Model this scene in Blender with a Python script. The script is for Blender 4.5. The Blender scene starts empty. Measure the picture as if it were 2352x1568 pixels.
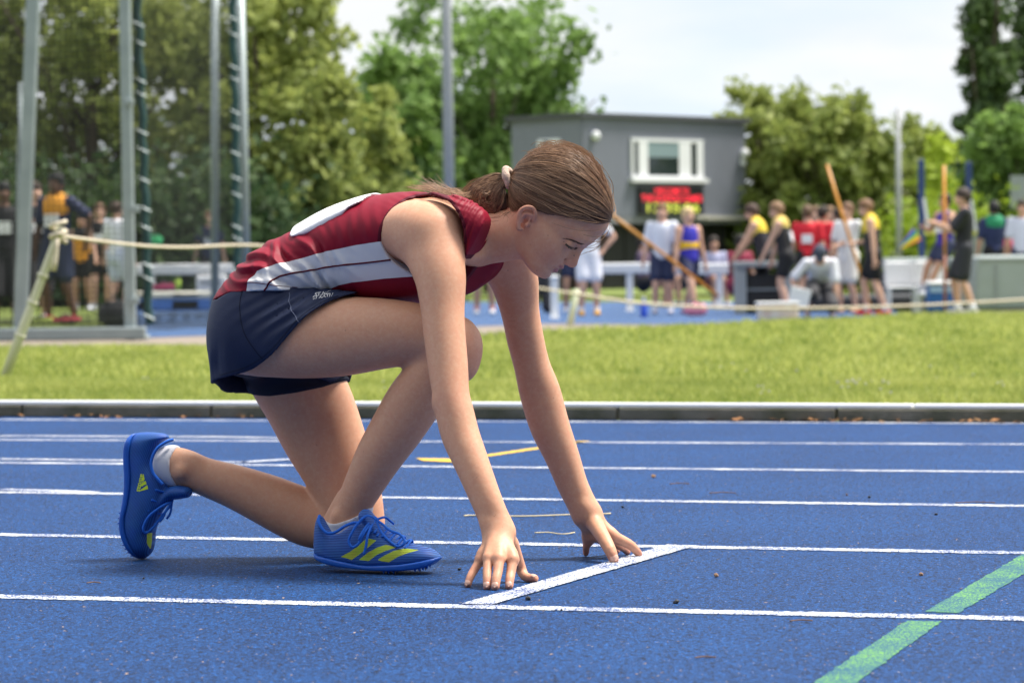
import bpy, bmesh, math, random
import numpy as np
from mathutils import Vector, Matrix
random.seed(7); RNG = np.random.default_rng(7)
SC = bpy.context.scene
COL = SC.collection

# ------------------------------------------------------------------ camera
FPX, CAMH, ROLL, HORIZON = 6800.0, 0.645, 0.0129, 600.0     # photo measured on a 2352 x 1568 grid
PITCH = math.atan((784.0 - HORIZON) / FPX)
_F = np.array((0, math.cos(PITCH), -math.sin(PITCH)))
_U0 = np.array((0, math.sin(PITCH), math.cos(PITCH))); _R0 = np.array((1.0, 0, 0))
_R = math.cos(ROLL) * _R0 - math.sin(ROLL) * _U0
_U = math.sin(ROLL) * _R0 + math.cos(ROLL) * _U0
CAM = np.array((0, 0, CAMH))
cam_data = bpy.data.cameras.new('camera'); cam = bpy.data.objects.new('camera', cam_data); COL.objects.link(cam)
cam_data.sensor_width = 36.0; cam_data.lens = FPX / 2352.0 * 36.0
cam_data.clip_start = 0.1; cam_data.clip_end = 5000.0
cam.matrix_world = Matrix(((_R[0], _U[0], -_F[0], 0), (_R[1], _U[1], -_F[1], 0), (_R[2], _U[2], -_F[2], CAMH), (0, 0, 0, 1)))
cam_data.dof.use_dof = True; cam_data.dof.focus_distance = 6.1; cam_data.dof.aperture_fstop = 6.7
SC.camera = cam

# ------------------------------------------------------------------ sky, sun, exposure
SUN_EL, SUN_AZ = math.radians(63), math.radians(75)          # azimuth from +Y towards +X
world = bpy.data.worlds.new('World'); SC.world = world; world.use_nodes = True
nt = world.node_tree; N = nt.nodes; N.clear()
w_out = N.new('ShaderNodeOutputWorld'); w_bg = N.new('ShaderNodeBackground'); w_bg.inputs['Strength'].default_value = 0.11
w_sky = N.new('ShaderNodeTexSky'); w_sky.sky_type = 'NISHITA'; w_sky.sun_disc = False
w_sky.sun_elevation = SUN_EL; w_sky.sun_rotation = SUN_AZ; w_sky.air_density = 1.0; w_sky.dust_density = 2.5; w_sky.ozone_density = 1.0
w_tc = N.new('ShaderNodeTexCoord'); w_map = N.new('ShaderNodeMapping'); w_map.inputs['Scale'].default_value = (1.0, 1.0, 3.2)
w_n = N.new('ShaderNodeTexNoise'); w_n.inputs['Scale'].default_value = 5.0; w_n.inputs['Detail'].default_value = 7.0; w_n.inputs['Roughness'].default_value = 0.52
w_ramp = N.new('ShaderNodeValToRGB'); w_ramp.color_ramp.elements[0].position = 0.30; w_ramp.color_ramp.elements[1].position = 0.62
w_ramp.color_ramp.elements[0].color = (0.72, 0.72, 0.72, 1); w_ramp.color_ramp.elements[1].color = (1, 1, 1, 1)
w_mix = N.new('ShaderNodeMix'); w_mix.data_type = 'RGBA'; w_mix.inputs['B'].default_value = (6.0, 6.15, 6.35, 1)
L = nt.links
L.new(w_tc.outputs['Generated'], w_map.inputs['Vector']); L.new(w_map.outputs['Vector'], w_n.inputs['Vector'])
L.new(w_n.outputs['Fac'], w_ramp.inputs['Fac']); L.new(w_ramp.outputs['Color'], w_mix.inputs['Factor'])
w_sep = N.new('ShaderNodeSeparateXYZ'); w_el = N.new('ShaderNodeMapRange'); w_el.inputs['To Min'].default_value = 1.0; w_el.inputs['To Max'].default_value = 1.55   # overcast: brighter overhead
w_mul = N.new('ShaderNodeVectorMath'); w_mul.operation = 'SCALE'
L.new(w_tc.outputs['Generated'], w_sep.inputs[0]); L.new(w_sep.outputs['Z'], w_el.inputs['Value'])
w_n2 = N.new('ShaderNodeTexNoise'); w_n2.inputs['Scale'].default_value = 7.5; w_n2.inputs['Detail'].default_value = 6.0; w_r2 = N.new('ShaderNodeMapRange'); w_r2.inputs['From Min'].default_value = .36; w_r2.inputs['From Max'].default_value = .58
w_cl = N.new('ShaderNodeMix'); w_cl.data_type = 'RGBA'; w_cl.inputs['A'].default_value = (5.0, 5.6, 6.3, 1); w_cl.inputs['B'].default_value = (6.1, 6.15, 6.25, 1)   # thin blue gaps between white cloud
L.new(w_map.outputs['Vector'], w_n2.inputs['Vector']); L.new(w_n2.outputs['Fac'], w_r2.inputs['Value']); L.new(w_r2.outputs['Result'], w_cl.inputs['Factor']); L.new(w_cl.outputs['Result'], w_mix.inputs['B'])
L.new(w_sky.outputs['Color'], w_mix.inputs['A']); L.new(w_mix.outputs['Result'], w_mul.inputs[0]); L.new(w_el.outputs['Result'], w_mul.inputs['Scale']); L.new(w_mul.outputs['Vector'], w_bg.inputs['Color'])
L.new(w_bg.outputs['Background'], w_out.inputs['Surface'])
sun_d = bpy.data.lights.new('sun', 'SUN'); sun = bpy.data.objects.new('sun', sun_d); COL.objects.link(sun)
sun_d.energy = 5.0; sun_d.angle = math.radians(16); sun_d.color = (1.0, 0.94, 0.85)
_sd = Vector((math.cos(SUN_EL) * math.sin(SUN_AZ), math.cos(SUN_EL) * math.cos(SUN_AZ), math.sin(SUN_EL)))
sun.rotation_euler = _sd.to_track_quat('Z', 'Y').to_euler(); sun.location = (20, 30, 40)
SC.view_settings.view_transform = 'Standard'; SC.view_settings.look = 'None'; SC.view_settings.gamma = 1.0
SC.view_settings.use_curve_mapping = False; SC.view_settings.exposure = 0.60
SC.render.engine = 'CYCLES'
try:
    SC.cycles.use_denoising = True; SC.cycles.denoiser = 'OPENIMAGEDENOISE'
    SC.cycles.max_bounces = 8; SC.cycles.diffuse_bounces = 4; SC.cycles.transparent_max_bounces = 12
    SC.cycles.use_adaptive_sampling = True; SC.cycles.adaptive_threshold = 0.012
    SC.cycles.sample_clamp_indirect = 6.0
except Exception as e: print('cycles', e)

# ------------------------------------------------------------------ helpers
def ray(x, y):
    dx, dy = x - 1176.0, y - 784.0
    d = _R * (dx / FPX) - _U * (dy / FPX) + _F
    return d
def at(x, y, Y):                       # point on the sight line of a measured pixel, at distance Y (metres along the ground)
    d = ray(x, y); return CAM + d * (Y / d[1])
def on_z(x, y, z):                     # the same on the level z
    d = ray(x, y); return CAM + d * ((z - CAMH) / d[2])

def tag(o, label=None, cat=None, group=None, kind=None):
    if label: o['label'] = label
    if cat: o['category'] = cat
    if group: o['group'] = group
    if kind: o['kind'] = kind
    return o
def link(o, parent=None):
    COL.objects.link(o)
    if parent is not None: o.parent = parent
    return o
def empty(name, loc=(0, 0, 0), rz=0.0):
    o = bpy.data.objects.new(name, None); COL.objects.link(o); o.location = loc; o.rotation_euler = (0, 0, rz)
    o.empty_display_size = 0.1
    return o
def mesh_obj(name, verts, faces, mat=None, parent=None, smooth=False):
    me = bpy.data.meshes.new(name)
    verts = np.asarray(verts, dtype=np.float32)
    if isinstance(faces, np.ndarray):
        k = faces.shape[1]; nf = len(faces)
        me.vertices.add(len(verts)); me.vertices.foreach_set('co', verts.ravel())
        me.loops.add(nf * k); me.loops.foreach_set('vertex_index', faces.astype(np.int32).ravel())
        me.polygons.add(nf); me.polygons.foreach_set('loop_start', np.arange(0, nf * k, k, dtype=np.int32))
        me.update(calc_edges=True); me.validate(verbose=False)
    else:
        me.from_pydata([tuple(map(float, v)) for v in verts], [], faces)
    if mat is not None: me.materials.append(mat)
    if smooth: me.polygons.foreach_set('use_smooth', np.ones(len(me.polygons), dtype=bool))
    me.update()
    o = bpy.data.objects.new(name, me); link(o, parent)
    return o
class MB:                               # mesh builder: boxes, tubes, quads gathered into one mesh
    def __init__(s): s.v = []; s.f = []
    def box(s, c, size, rz=0.0, R=None):
        hx, hy, hz = size[0] / 2, size[1] / 2, size[2] / 2; b = len(s.v)
        M = R if R is not None else Matrix.Rotation(rz, 3, 'Z')
        for x in (-hx, hx):
            for y in (-hy, hy):
                for z in (-hz, hz): s.v.append(tuple(Vector(c) + M @ Vector((x, y, z))))
        for q in ((0, 1, 3, 2), (4, 6, 7, 5), (0, 4, 5, 1), (2, 3, 7, 6), (0, 2, 6, 4), (1, 5, 7, 3)): s.f.append(tuple(b + i for i in q))
        return s
    def tube(s, pts, r, n=8, cap=True):
        pts = [Vector(p) for p in pts]; m = len(pts)
        rs = list(r) if hasattr(r, '__len__') else [r] * m
        b = len(s.v); up = None
        for i, p in enumerate(pts):
            t = (pts[min(i + 1, m - 1)] - pts[max(i - 1, 0)]).normalized()
            if up is None:
                up = Vector((0, 0, 1)) if abs(t.z) < 0.9 else Vector((1, 0, 0))
            a = (up - t * up.dot(t)).normalized(); c = t.cross(a); up = a
            for k in range(n):
                an = 2 * math.pi * k / n
                s.v.append(tuple(p + (a * math.cos(an) + c * math.sin(an)) * rs[i]))
        for i in range(m - 1):
            for k in range(n):
                s.f.append((b + i * n + k, b + i * n + (k + 1) % n, b + (i + 1) * n + (k + 1) % n, b + (i + 1) * n + k))
        if cap:
            s.f.append(tuple(b + k for k in range(n))[::-1]); s.f.append(tuple(b + (m - 1) * n + k for k in range(n)))
        return s
    def quad(s, a, b, c, d):
        i = len(s.v); s.v += [tuple(a), tuple(b), tuple(c), tuple(d)]; s.f.append((i, i + 1, i + 2, i + 3)); return s
    def build(s, name, mat=None, parent=None, smooth=False, bevel=0.0, seg=1):
        o = mesh_obj(name, s.v, s.f, mat, parent, smooth)
        if bevel:
            md = o.modifiers.new('bevel', 'BEVEL'); md.width = bevel; md.segments = seg; md.limit_method = 'ANGLE'
        return o
def lathe(profile, n=16):
    v = []; f = []
    for (r, z) in profile:
        for k in range(n):
            a = 2 * math.pi * k / n; v.append((r * math.cos(a), r * math.sin(a), z))
    m = len(profile)
    for i in range(m - 1):
        for k in range(n): f.append((i * n + k, i * n + (k + 1) % n, (i + 1) * n + (k + 1) % n, (i + 1) * n + k))
    f.append(tuple(range(n))[::-1]); f.append(tuple((m - 1) * n + k for k in range(n)))
    return v, f

MATS = {}
def srgb(r, g, b):
    def c(u):
        u /= 255.0
        return u / 12.92 if u <= 0.04045 else ((u + 0.055) / 1.055) ** 2.4
    return (c(r), c(g), c(b), 1.0)
def mat(name, col, rough=0.6, spec=0.5, metal=0.0, noise=None, bump=None, sub=0.0, sheen=0.0, coord='Object', emis=None, trans=0.0):
    """noise = (scale, amount, colour2) ; bump = (scale, strength, distance)"""
    if name in MATS: return MATS[name]
    m = bpy.data.materials.new(name); m.use_nodes = True; t = m.node_tree; b = t.nodes['Principled BSDF']
    c = tuple(col) if len(col) == 4 else tuple(col) + (1.0,)
    b.inputs['Base Color'].default_value = c; b.inputs['Roughness'].default_value = rough
    b.inputs['Specular IOR Level'].default_value = spec; b.inputs['Metallic'].default_value = metal
    if sub:
        b.inputs['Subsurface Weight'].default_value = sub; b.inputs['Subsurface Radius'].default_value = (1.0, 0.35, 0.2); b.inputs['Subsurface Scale'].default_value = 0.006
    if sheen: b.inputs['Sheen Weight'].default_value = sheen; b.inputs['Sheen Roughness'].default_value = 0.5
    if trans: b.inputs['Transmission Weight'].default_value = trans
    if emis: b.inputs['Emission Color'].default_value = emis[0]; b.inputs['Emission Strength'].default_value = emis[1]
    tc = t.nodes.new('ShaderNodeTexCoord')
    if noise:
        n = t.nodes.new('ShaderNodeTexNoise'); n.inputs['Scale'].default_value = noise[0]; n.inputs['Detail'].default_value = 6.0
        r = t.nodes.new('ShaderNodeMapRange'); r.inputs['From Min'].default_value = 0.3; r.inputs['From Max'].default_value = 0.7
        r.inputs['To Max'].default_value = noise[1]
        x = t.nodes.new('ShaderNodeMix'); x.data_type = 'RGBA'; x.inputs['A'].default_value = c
        c2 = tuple(noise[2]) if len(noise[2]) == 4 else tuple(noise[2]) + (1.0,)
        x.inputs['B'].default_value = c2
        t.links.new(tc.outputs[coord], n.inputs['Vector']); t.links.new(n.outputs['Fac'], r.inputs['Value'])
        t.links.new(r.outputs['Result'], x.inputs['Factor']); t.links.new(x.outputs['Result'], b.inputs['Base Color'])
    if bump:
        n2 = t.nodes.new('ShaderNodeTexNoise'); n2.inputs['Scale'].default_value = bump[0]; n2.inputs['Detail'].default_value = 4.0
        bp = t.nodes.new('ShaderNodeBump'); bp.inputs['Strength'].default_value = bump[1]; bp.inputs['Distance'].default_value = bump[2]
        t.links.new(tc.outputs[coord], n2.inputs['Vector']); t.links.new(n2.outputs['Fac'], bp.inputs['Height']); t.links.new(bp.outputs['Normal'], b.inputs['Normal'])
    MATS[name] = m
    return m

# ------------------------------------------------------------------ signed-distance modelling (smooth bodies, cloth, shoes)
def catmull(pts, n=6):
    P = np.asarray(pts, float); m = len(P); out = []
    for i in range(m - 1):
        p0, p1, p2, p3 = P[max(i - 1, 0)], P[i], P[i + 1], P[min(i + 2, m - 1)]
        for k in range(n):
            t = k / n
            out.append(0.5 * (2 * p1 + (p2 - p0) * t + (2 * p0 - 5 * p1 + 4 * p2 - p3) * t * t + (3 * p1 - p0 - 3 * p2 + p3) * t ** 3))
    out.append(P[-1]); return np.array(out)
def smin(a, b, k):
    if k <= 0: return np.minimum(a, b)
    h = np.maximum(k - np.abs(a - b), 0) / k
    return np.minimum(a, b) - h * h * k * 0.25
def smax(a, b, k): return -smin(-a, -b, k)
class Ctx:                              # points in blocks, with block centres for culling
    def __init__(s, P, C, hb): s.P, s.C, s.hb = P, C, hb
FAR = 0.12
class Node:
    def __call__(s, c):
        lo, hi = s.bb
        d = np.maximum(np.maximum(lo - c.C, c.C - hi), 0); m = (d * d).sum(-1) < (c.hb + 0.045) ** 2
        out = np.full(c.P.shape[:2], FAR, np.float32)
        if m.any(): out[m] = s.ev(c.P[m])
        return out
class Tube(Node):
    """rows x,y,z,rn,rl: elliptical sections swept along a line; lat = lateral axis of the section"""
    def __init__(s, rows, lat=(0, 1, 0), n=5, off=0.0):
        R = catmull(rows, n); s.c = R[:, :3]; s.rn = np.maximum(R[:, 3], .002) + off; s.rl = np.maximum(R[:, 4], .002) + off
        s.lat = np.asarray(lat, float); mr = max(s.rn.max(), s.rl.max())
        s.bb = (s.c.min(0) - mr, s.c.max(0) + mr)
    def __call__(s, c):
        out = np.full(c.P.shape[:2], FAR, np.float32); R = (c.hb + 0.045)
        lo, hi = s.bb; d = np.maximum(np.maximum(lo - c.C, c.C - hi), 0); M = np.nonzero((d * d).sum(-1) < R * R)[0]
        if not len(M): return out
        CM = c.C[M]
        for i in range(len(s.c) - 1):
            a, b = s.c[i], s.c[i + 1]; mr = max(s.rn[i], s.rl[i], s.rn[i + 1], s.rl[i + 1])
            ab = b - a; L2 = ab @ ab
            if L2 < 1e-10: continue
            tc = np.clip(((CM - a) @ ab) / L2, 0, 1); q = CM - a - tc[:, None] * ab
            m = M[(q * q).sum(-1) < (mr + R) ** 2]
            if not len(m): continue
            out[m] = np.minimum(out[m], s.seg(i, c.P[m]))
        return out
    def seg(s, i, P):
        f4 = np.float32
        a, b = s.c[i], s.c[i + 1]; ab = b - a; Ln = math.sqrt(ab @ ab)
        T = ab / Ln; el = s.lat - T * (s.lat @ T); el /= np.linalg.norm(el); en = np.cross(T, el)
        q = P - a.astype(f4); w0 = q @ T.astype(f4); t = np.clip(w0 / f4(Ln), 0, 1)
        rn = f4(s.rn[i]) + f4(s.rn[i + 1] - s.rn[i]) * t; rl = f4(s.rl[i]) + f4(s.rl[i + 1] - s.rl[i]) * t
        u = q @ en.astype(f4); v = q @ el.astype(f4); w = w0 - t * f4(Ln); rm = np.minimum(rn, rl)
        x, y, z = u / rn, v / rl, w / rm
        k0 = np.sqrt(x * x + y * y + z * z); k1 = np.sqrt((x / rn) ** 2 + (y / rl) ** 2 + (z / rm) ** 2) + f4(1e-9)
        return np.where(k0 < 0.3, (k0 - 1) * rm, k0 * (k0 - 1) / k1)
class Ell(Node):
    def __init__(s, c, r, R=None):
        s.c = np.asarray(c, float); s.r = np.asarray(r, float); s.R = np.eye(3) if R is None else np.asarray(R, float)   # columns = axes
        m = s.r.max(); s.bb = (s.c - m, s.c + m)
    def ev(s, P):
        q = (P - s.c) @ s.R; a = q / s.r; k0 = np.sqrt((a * a).sum(-1)); k1 = np.sqrt(((a / s.r) ** 2).sum(-1)) + 1e-9
        return np.where(k0 < 0.2, (k0 - 1) * s.r.min(), k0 * (k0 - 1) / k1)
class Fn(Node):
    def __init__(s, fn, bb): s.ev = fn; s.bb = (np.asarray(bb[0], float), np.asarray(bb[1], float))
class U:
    def __init__(s, k, *a): s.k, s.a = k, a
    def __call__(s, c):
        d = s.a[0](c)
        for x in s.a[1:]: d = smin(d, x(c), s.k)
        return d
class Sub:
    def __init__(s, k, a, *b): s.k, s.a, s.b = k, a, b
    def __call__(s, c):
        d = s.a(c)
        for x in s.b: d = smax(d, -x(c), s.k)
        return d
class Wrap:                             # any function of (distance, points)
    def __init__(s, a, fn): s.a, s.fn = a, fn
    def __call__(s, c): return s.fn(s.a(c), c.P)
def polygonize(node, lo, hi, vox, nb=8, slack=1.9):
    lo = np.asarray(lo, float); hi = np.asarray(hi, float); bs = vox * nb
    dim = np.ceil((hi - lo) / bs).astype(int)
    gi = np.stack(np.meshgrid(*[np.arange(d) for d in dim], indexing='ij'), -1).reshape(-1, 3)
    C = lo + (gi + .5) * bs; hb = bs * .87
    act = []
    for i in range(0, len(C), 60000):
        c = C[i:i + 60000].astype(np.float32); d = node(Ctx(c[:, None, :], c, hb))[:, 0]; act.append(np.abs(d) < hb * slack)
    act = np.concatenate(act); gi = gi[act]; C = C[act]
    off = np.stack(np.meshgrid(*[np.arange(nb + 1)] * 3, indexing='ij'), -1).reshape(-1, 3)
    Vals = np.empty((len(gi), nb + 1, nb + 1, nb + 1), np.float32); step = 400
    for i in range(0, len(gi), step):
        g = gi[i:i + step]; P = (lo + (g[:, None, :] * nb + off[None]) * vox).astype(np.float32)
        Vals[i:i + step] = node(Ctx(P, C[i:i + step], hb)).reshape(-1, nb + 1, nb + 1, nb + 1)
    D = dim * nb + 2
    def lin(c): return (c[..., 0] * D[1] + c[..., 1]) * D[2] + c[..., 2]
    ins = Vals < 0
    cor = [(i, j, k) for i in (0, 1) for j in (0, 1) for k in (0, 1)]
    cs = sum(ins[:, i:i + nb, j:j + nb, k:k + nb].astype(np.int8) for i, j, k in cor)
    b, x, y, z = np.nonzero((cs > 0) & (cs < 8))
    cell = gi[b] * nb + np.stack((x, y, z), -1); ids = lin(cell); acc = np.zeros((len(b), 3)); cnt = np.zeros(len(b))
    cv = {c: Vals[b, x + c[0], y + c[1], z + c[2]] for c in cor}
    for c0 in cor:
        for ax in range(3):
            if c0[ax]: continue
            c1 = list(c0); c1[ax] = 1; c1 = tuple(c1); va, vb = cv[c0], cv[c1]; m = (va < 0) != (vb < 0)
            t = np.where(m, va / np.where(m, va - vb, 1), 0)
            p = np.zeros((len(b), 3)); p[:] = c0; p[:, ax] = t; acc[m] += p[m]; cnt[m] += 1
    V = lo + (cell + acc / cnt[:, None]) * vox
    order = np.argsort(ids); sid = ids[order]; F = []
    for ax in range(3):
        A = ins[:, :nb, :nb, :nb]; sl = [slice(0, nb)] * 3; sl[ax] = slice(1, nb + 1); B = ins[(slice(None),) + tuple(sl)]
        b2, x, y, z = np.nonzero(A != B); e = gi[b2] * nb + np.stack((x, y, z), -1); flip = A[b2, x, y, z]
        a1, a2 = (ax + 1) % 3, (ax + 2) % 3; q = []
        for (d1, d2) in ((-1, -1), (0, -1), (0, 0), (-1, 0)):
            c = e.copy(); c[:, a1] += d1; c[:, a2] += d2; q.append(lin(c))
        q = np.stack(q, -1); pos = np.clip(np.searchsorted(sid, q), 0, len(sid) - 1); ok = (sid[pos] == q).all(-1)
        f = order[pos][ok]; fl = flip[ok]; f[~fl] = f[~fl][:, ::-1]; F.append(f)
    return V, np.concatenate(F)
def relax(V, F, it=1, w=0.5):
    E = np.concatenate([F[:, [0, 1]], F[:, [1, 2]], F[:, [2, 3]], F[:, [3, 0]]])
    for _ in range(it):
        S = np.zeros_like(V); n = np.zeros(len(V))
        for a, b in ((0, 1), (1, 0)):
            for ax in range(3): S[:, ax] += np.bincount(E[:, a], V[E[:, b], ax], len(V))
            n += np.bincount(E[:, a], minlength=len(V))
        V = V + w * (S / np.maximum(n, 1)[:, None] - V)
    return V
def poly_sd(P2, poly):                  # signed distance to a polygon in the plane, negative inside
    f4 = np.float32; poly = np.asarray(poly, f4); X = np.ascontiguousarray(P2[..., 0], f4); Y = np.ascontiguousarray(P2[..., 1], f4)
    d = np.full(X.shape, 1e9, f4); s = np.zeros(X.shape, bool); n = len(poly)
    for i in range(n):
        ax, ay = poly[i]; bx, by = poly[i - 1]; ex, ey = bx - ax, by - ay; wx = X - ax; wy = Y - ay
        t = np.clip((wx * ex + wy * ey) / f4(ex * ex + ey * ey + 1e-12), 0, 1); qx = wx - t * ex; qy = wy - t * ey; d = np.minimum(d, qx * qx + qy * qy)
        lo_, hi_ = (ay, by) if ay <= by else (by, ay); cr = ex * wy > ey * wx
        s ^= (Y >= lo_) & (Y < hi_) & (cr if by > ay else ~cr)
    return np.where(s, -1, 1).astype(f4) * np.sqrt(d)
def split_mesh(V, F, sd):
    """faces whose centre has sd<0 become their own piece; vertices on the border are slid onto sd=0"""
    V = V.copy(); inside = sd(V[F].mean(1)) < 0
    bv = np.intersect1d(F[inside].ravel(), F[~inside].ravel())
    for _ in range(3):
        p = V[bv]; d = sd(p); e = 5e-4; g = np.stack([(sd(p + np.eye(3)[i] * e) - d) / e for i in range(3)], -1)
        V[bv] = p - np.clip(d, -.004, .004)[:, None] * g / ((g * g).sum(-1, keepdims=True) + 1e-6)
    out = []
    for m in (inside, ~inside):
        f = F[m]; u, inv = np.unique(f, return_inverse=True); out.append((V[u], inv.reshape(f.shape)))
    return out
VOX=0.0045; FVOX=0.002; CVOX=0.003; SVOX=0.0022; PEOPLE=True; GRASS=(120000,85000,52000)
# ------------------------------------------------------------------ ground, track, markings, kerb
def nsm(x, a, b): t = np.clip((np.asarray(x, float) - a) / (b - a), 0, 1); return t * t * (3 - 2 * t)
def gz(X, Y): return -0.02 - .14 * nsm(Y, 14, 38) * nsm(X, -5, 1.5)
def ground_at(x, y):
    z = -.05
    for _ in range(12): p = on_z(x, y, z); z = float(gz(p[0], p[1]))
    p[2] = z; return p
def rubber(name, c1, c2, c3):
    m = bpy.data.materials.new(name); m.use_nodes = True; t = m.node_tree; b = t.nodes['Principled BSDF']; nd, lk = t.nodes, t.links
    tc = nd.new('ShaderNodeTexCoord')
    def noise(sc, det=3.0): n = nd.new('ShaderNodeTexNoise'); n.inputs['Scale'].default_value = sc; n.inputs['Detail'].default_value = det; lk.new(tc.outputs['Object'], n.inputs['Vector']); return n
    def ramp(src, p0, p1): r = nd.new('ShaderNodeMapRange'); r.inputs['From Min'].default_value = p0; r.inputs['From Max'].default_value = p1; lk.new(src, r.inputs['Value']); return r.outputs['Result']
    def mix(f, a, bcol): x = nd.new('ShaderNodeMix'); x.data_type = 'RGBA'; lk.new(f, x.inputs['Factor']); (lk.new(a, x.inputs['A']) if not isinstance(a, tuple) else setattr(x.inputs['A'], 'default_value', a)); x.inputs['B'].default_value = bcol; return x.outputs['Result']
    big = noise(1.6, 5); fine = noise(260, 4); mid = noise(75, 4); v = nd.new('ShaderNodeTexVoronoi'); v.inputs['Scale'].default_value = 210; lk.new(tc.outputs['Object'], v.inputs['Vector'])
    v2 = nd.new('ShaderNodeTexVoronoi'); v2.inputs['Scale'].default_value = 330; lk.new(tc.outputs['Object'], v2.inputs['Vector']); sep = nd.new('ShaderNodeSeparateColor'); lk.new(v2.outputs['Color'], sep.inputs['Color'])
    sc = lambda c_, k: tuple(min(1, q * k) if i < 3 else 1 for i, q in enumerate(c_))
    c = mix(ramp(big.outputs['Fac'], .35, .68), c1, c2); c = mix(ramp(sep.outputs[0], .45, 1.0), c, sc(c3, .45)); c = mix(ramp(sep.outputs[1], .68, 1.0), c, sc(c2, 2.3)); c = mix(ramp(mid.outputs['Fac'], .52, .66), c, c3)
    sp = noise(120, 1); c = mix(ramp(sp.outputs['Fac'], .745, .755), c, (.42, .34, .25, 1)); sp2 = noise(95, 0); c = mix(ramp(sp2.outputs['Fac'], .79, .80), c, (.012, .012, .02, 1))
    lk.new(c, b.inputs['Base Color']); b.inputs['Roughness'].default_value = .72; b.inputs['Specular IOR Level'].default_value = .2
    bp = nd.new('ShaderNodeBump'); bp.inputs['Strength'].default_value = .85; bp.inputs['Distance'].default_value = .0035
    ad = nd.new('ShaderNodeMath'); ad.operation = 'ADD'; lk.new(fine.outputs['Fac'], ad.inputs[0]); lk.new(mid.outputs['Fac'], ad.inputs[1]); lk.new(ad.outputs[0], bp.inputs['Height']); lk.new(bp.outputs['Normal'], b.inputs['Normal'])
    return m
m_track = rubber('blue_track_rubber', srgb(12, 49, 95), srgb(16, 61, 113), srgb(5, 23, 50))
def worn_paint(name, col, under, lo=.485, hi=.535, sc=240):
    m = mat(name, col, .7, .3); t = m.node_tree; b = t.nodes['Principled BSDF']; nd, lk = t.nodes, t.links
    tc = nd.new('ShaderNodeTexCoord'); n = nd.new('ShaderNodeTexNoise'); n.inputs['Scale'].default_value = sc; n.inputs['Detail'].default_value = 3; n2 = nd.new('ShaderNodeTexNoise'); n2.inputs['Scale'].default_value = 6; n2.inputs['Detail'].default_value = 3
    ad = nd.new('ShaderNodeMath'); ad.operation = 'MULTIPLY_ADD'; ad.inputs[1].default_value = .35; r = nd.new('ShaderNodeMapRange'); r.inputs['From Min'].default_value = lo + .17; r.inputs['From Max'].default_value = hi + .17
    x = nd.new('ShaderNodeMix'); x.data_type = 'RGBA'; x.inputs['A'].default_value = col; x.inputs['B'].default_value = under; bp = nd.new('ShaderNodeBump'); bp.inputs['Strength'].default_value = .8; bp.inputs['Distance'].default_value = .003
    lk.new(tc.outputs['Object'], n.inputs['Vector']); lk.new(tc.outputs['Object'], n2.inputs['Vector']); lk.new(n2.outputs['Fac'], ad.inputs[0]); lk.new(n.outputs['Fac'], ad.inputs[2]); lk.new(ad.outputs[0], r.inputs['Value']); lk.new(r.outputs['Result'], x.inputs['Factor'])
    lk.new(x.outputs['Result'], b.inputs['Base Color']); lk.new(n.outputs['Fac'], bp.inputs['Height']); lk.new(bp.outputs['Normal'], b.inputs['Normal']); return m
m_wline = worn_paint('white_line_paint', (.62, .64, .66, 1), srgb(40, 66, 120)); m_green = worn_paint('green_line_paint', srgb(104, 160, 66), srgb(26, 80, 104), .36, .53); m_yel = worn_paint('yellow_line_paint', srgb(206, 168, 50), srgb(60, 84, 120), .6, .7)

kb0, kb1 = on_z(0, 957, 0), on_z(2352, 971, 0); kd = (kb1 - kb0); klen = np.linalg.norm(kd); kd /= klen; kn = np.array((-kd[1], kd[0], 0)); kb0 = kb0 - kd * 8; klen += 16
a_, b_ = kb0, kb0 + kd * klen
track = mesh_obj('track', [(-30, 2.2, 0), (30, 2.2, 0), tuple(b_ + kd * 8 + kn * .02), tuple(a_ - kd * 8 + kn * .02)], [(0, 1, 2, 3)], m_track); tag(track, 'blue rubber running track with painted lanes', kind='structure')
RL = random.Random(5)
def strip(name, m, pts, w, z, jit=.003, step=.012, ext=0.0):
    P = [np.array(on_z(x, y, 0)) for x, y in pts]
    if ext: d0 = P[0] - P[1]; P[0] = P[0] + d0 / np.linalg.norm(d0) * ext; d1 = P[-1] - P[-2]; P[-1] = P[-1] + d1 / np.linalg.norm(d1) * ext
    v = []; f = []
    for a, b in zip(P[:-1], P[1:]):
        L_ = np.linalg.norm(b - a); d = (b - a) / L_; n = np.array((-d[1], d[0], 0)); k = max(2, int(L_ / step))
        for i in range(k + 1):
            p = a + d * L_ * i / k; i0 = len(v); v += [tuple(p - n * (w / 2 + RL.gauss(0, jit)) + (0, 0, z)), tuple(p + n * (w / 2 + RL.gauss(0, jit)) + (0, 0, z))]
            if i: f.append((i0 - 2, i0, i0 + 1, i0 - 1))
    return mesh_obj(name, v, f, m, track)
for pts, e in (([(0, 1370), (2352, 1421)], 3), ([(0, 1228), (2352, 1270)], 3), ([(0, 1130.5), (2352, 1162)], 3), ([(0, 1062.5), (2352, 1084)], 3), ([(0, 1010), (2352, 1020.5)], 4), ([(0, 963.5), (1400, 969)], 4)):
    strip('lane_line', m_wline, pts, .06, .0014, ext=e)
for pts in ([(0, 1125), (110, 1127.5), (216, 1132)], [(0, 1054.5), (300, 1058.5), (560, 1062), (676, 1054.5)], [(0, 1001.5), (500, 1004), (950, 1012)]): strip('curve_line', m_wline, pts, .06, .0024)
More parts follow.
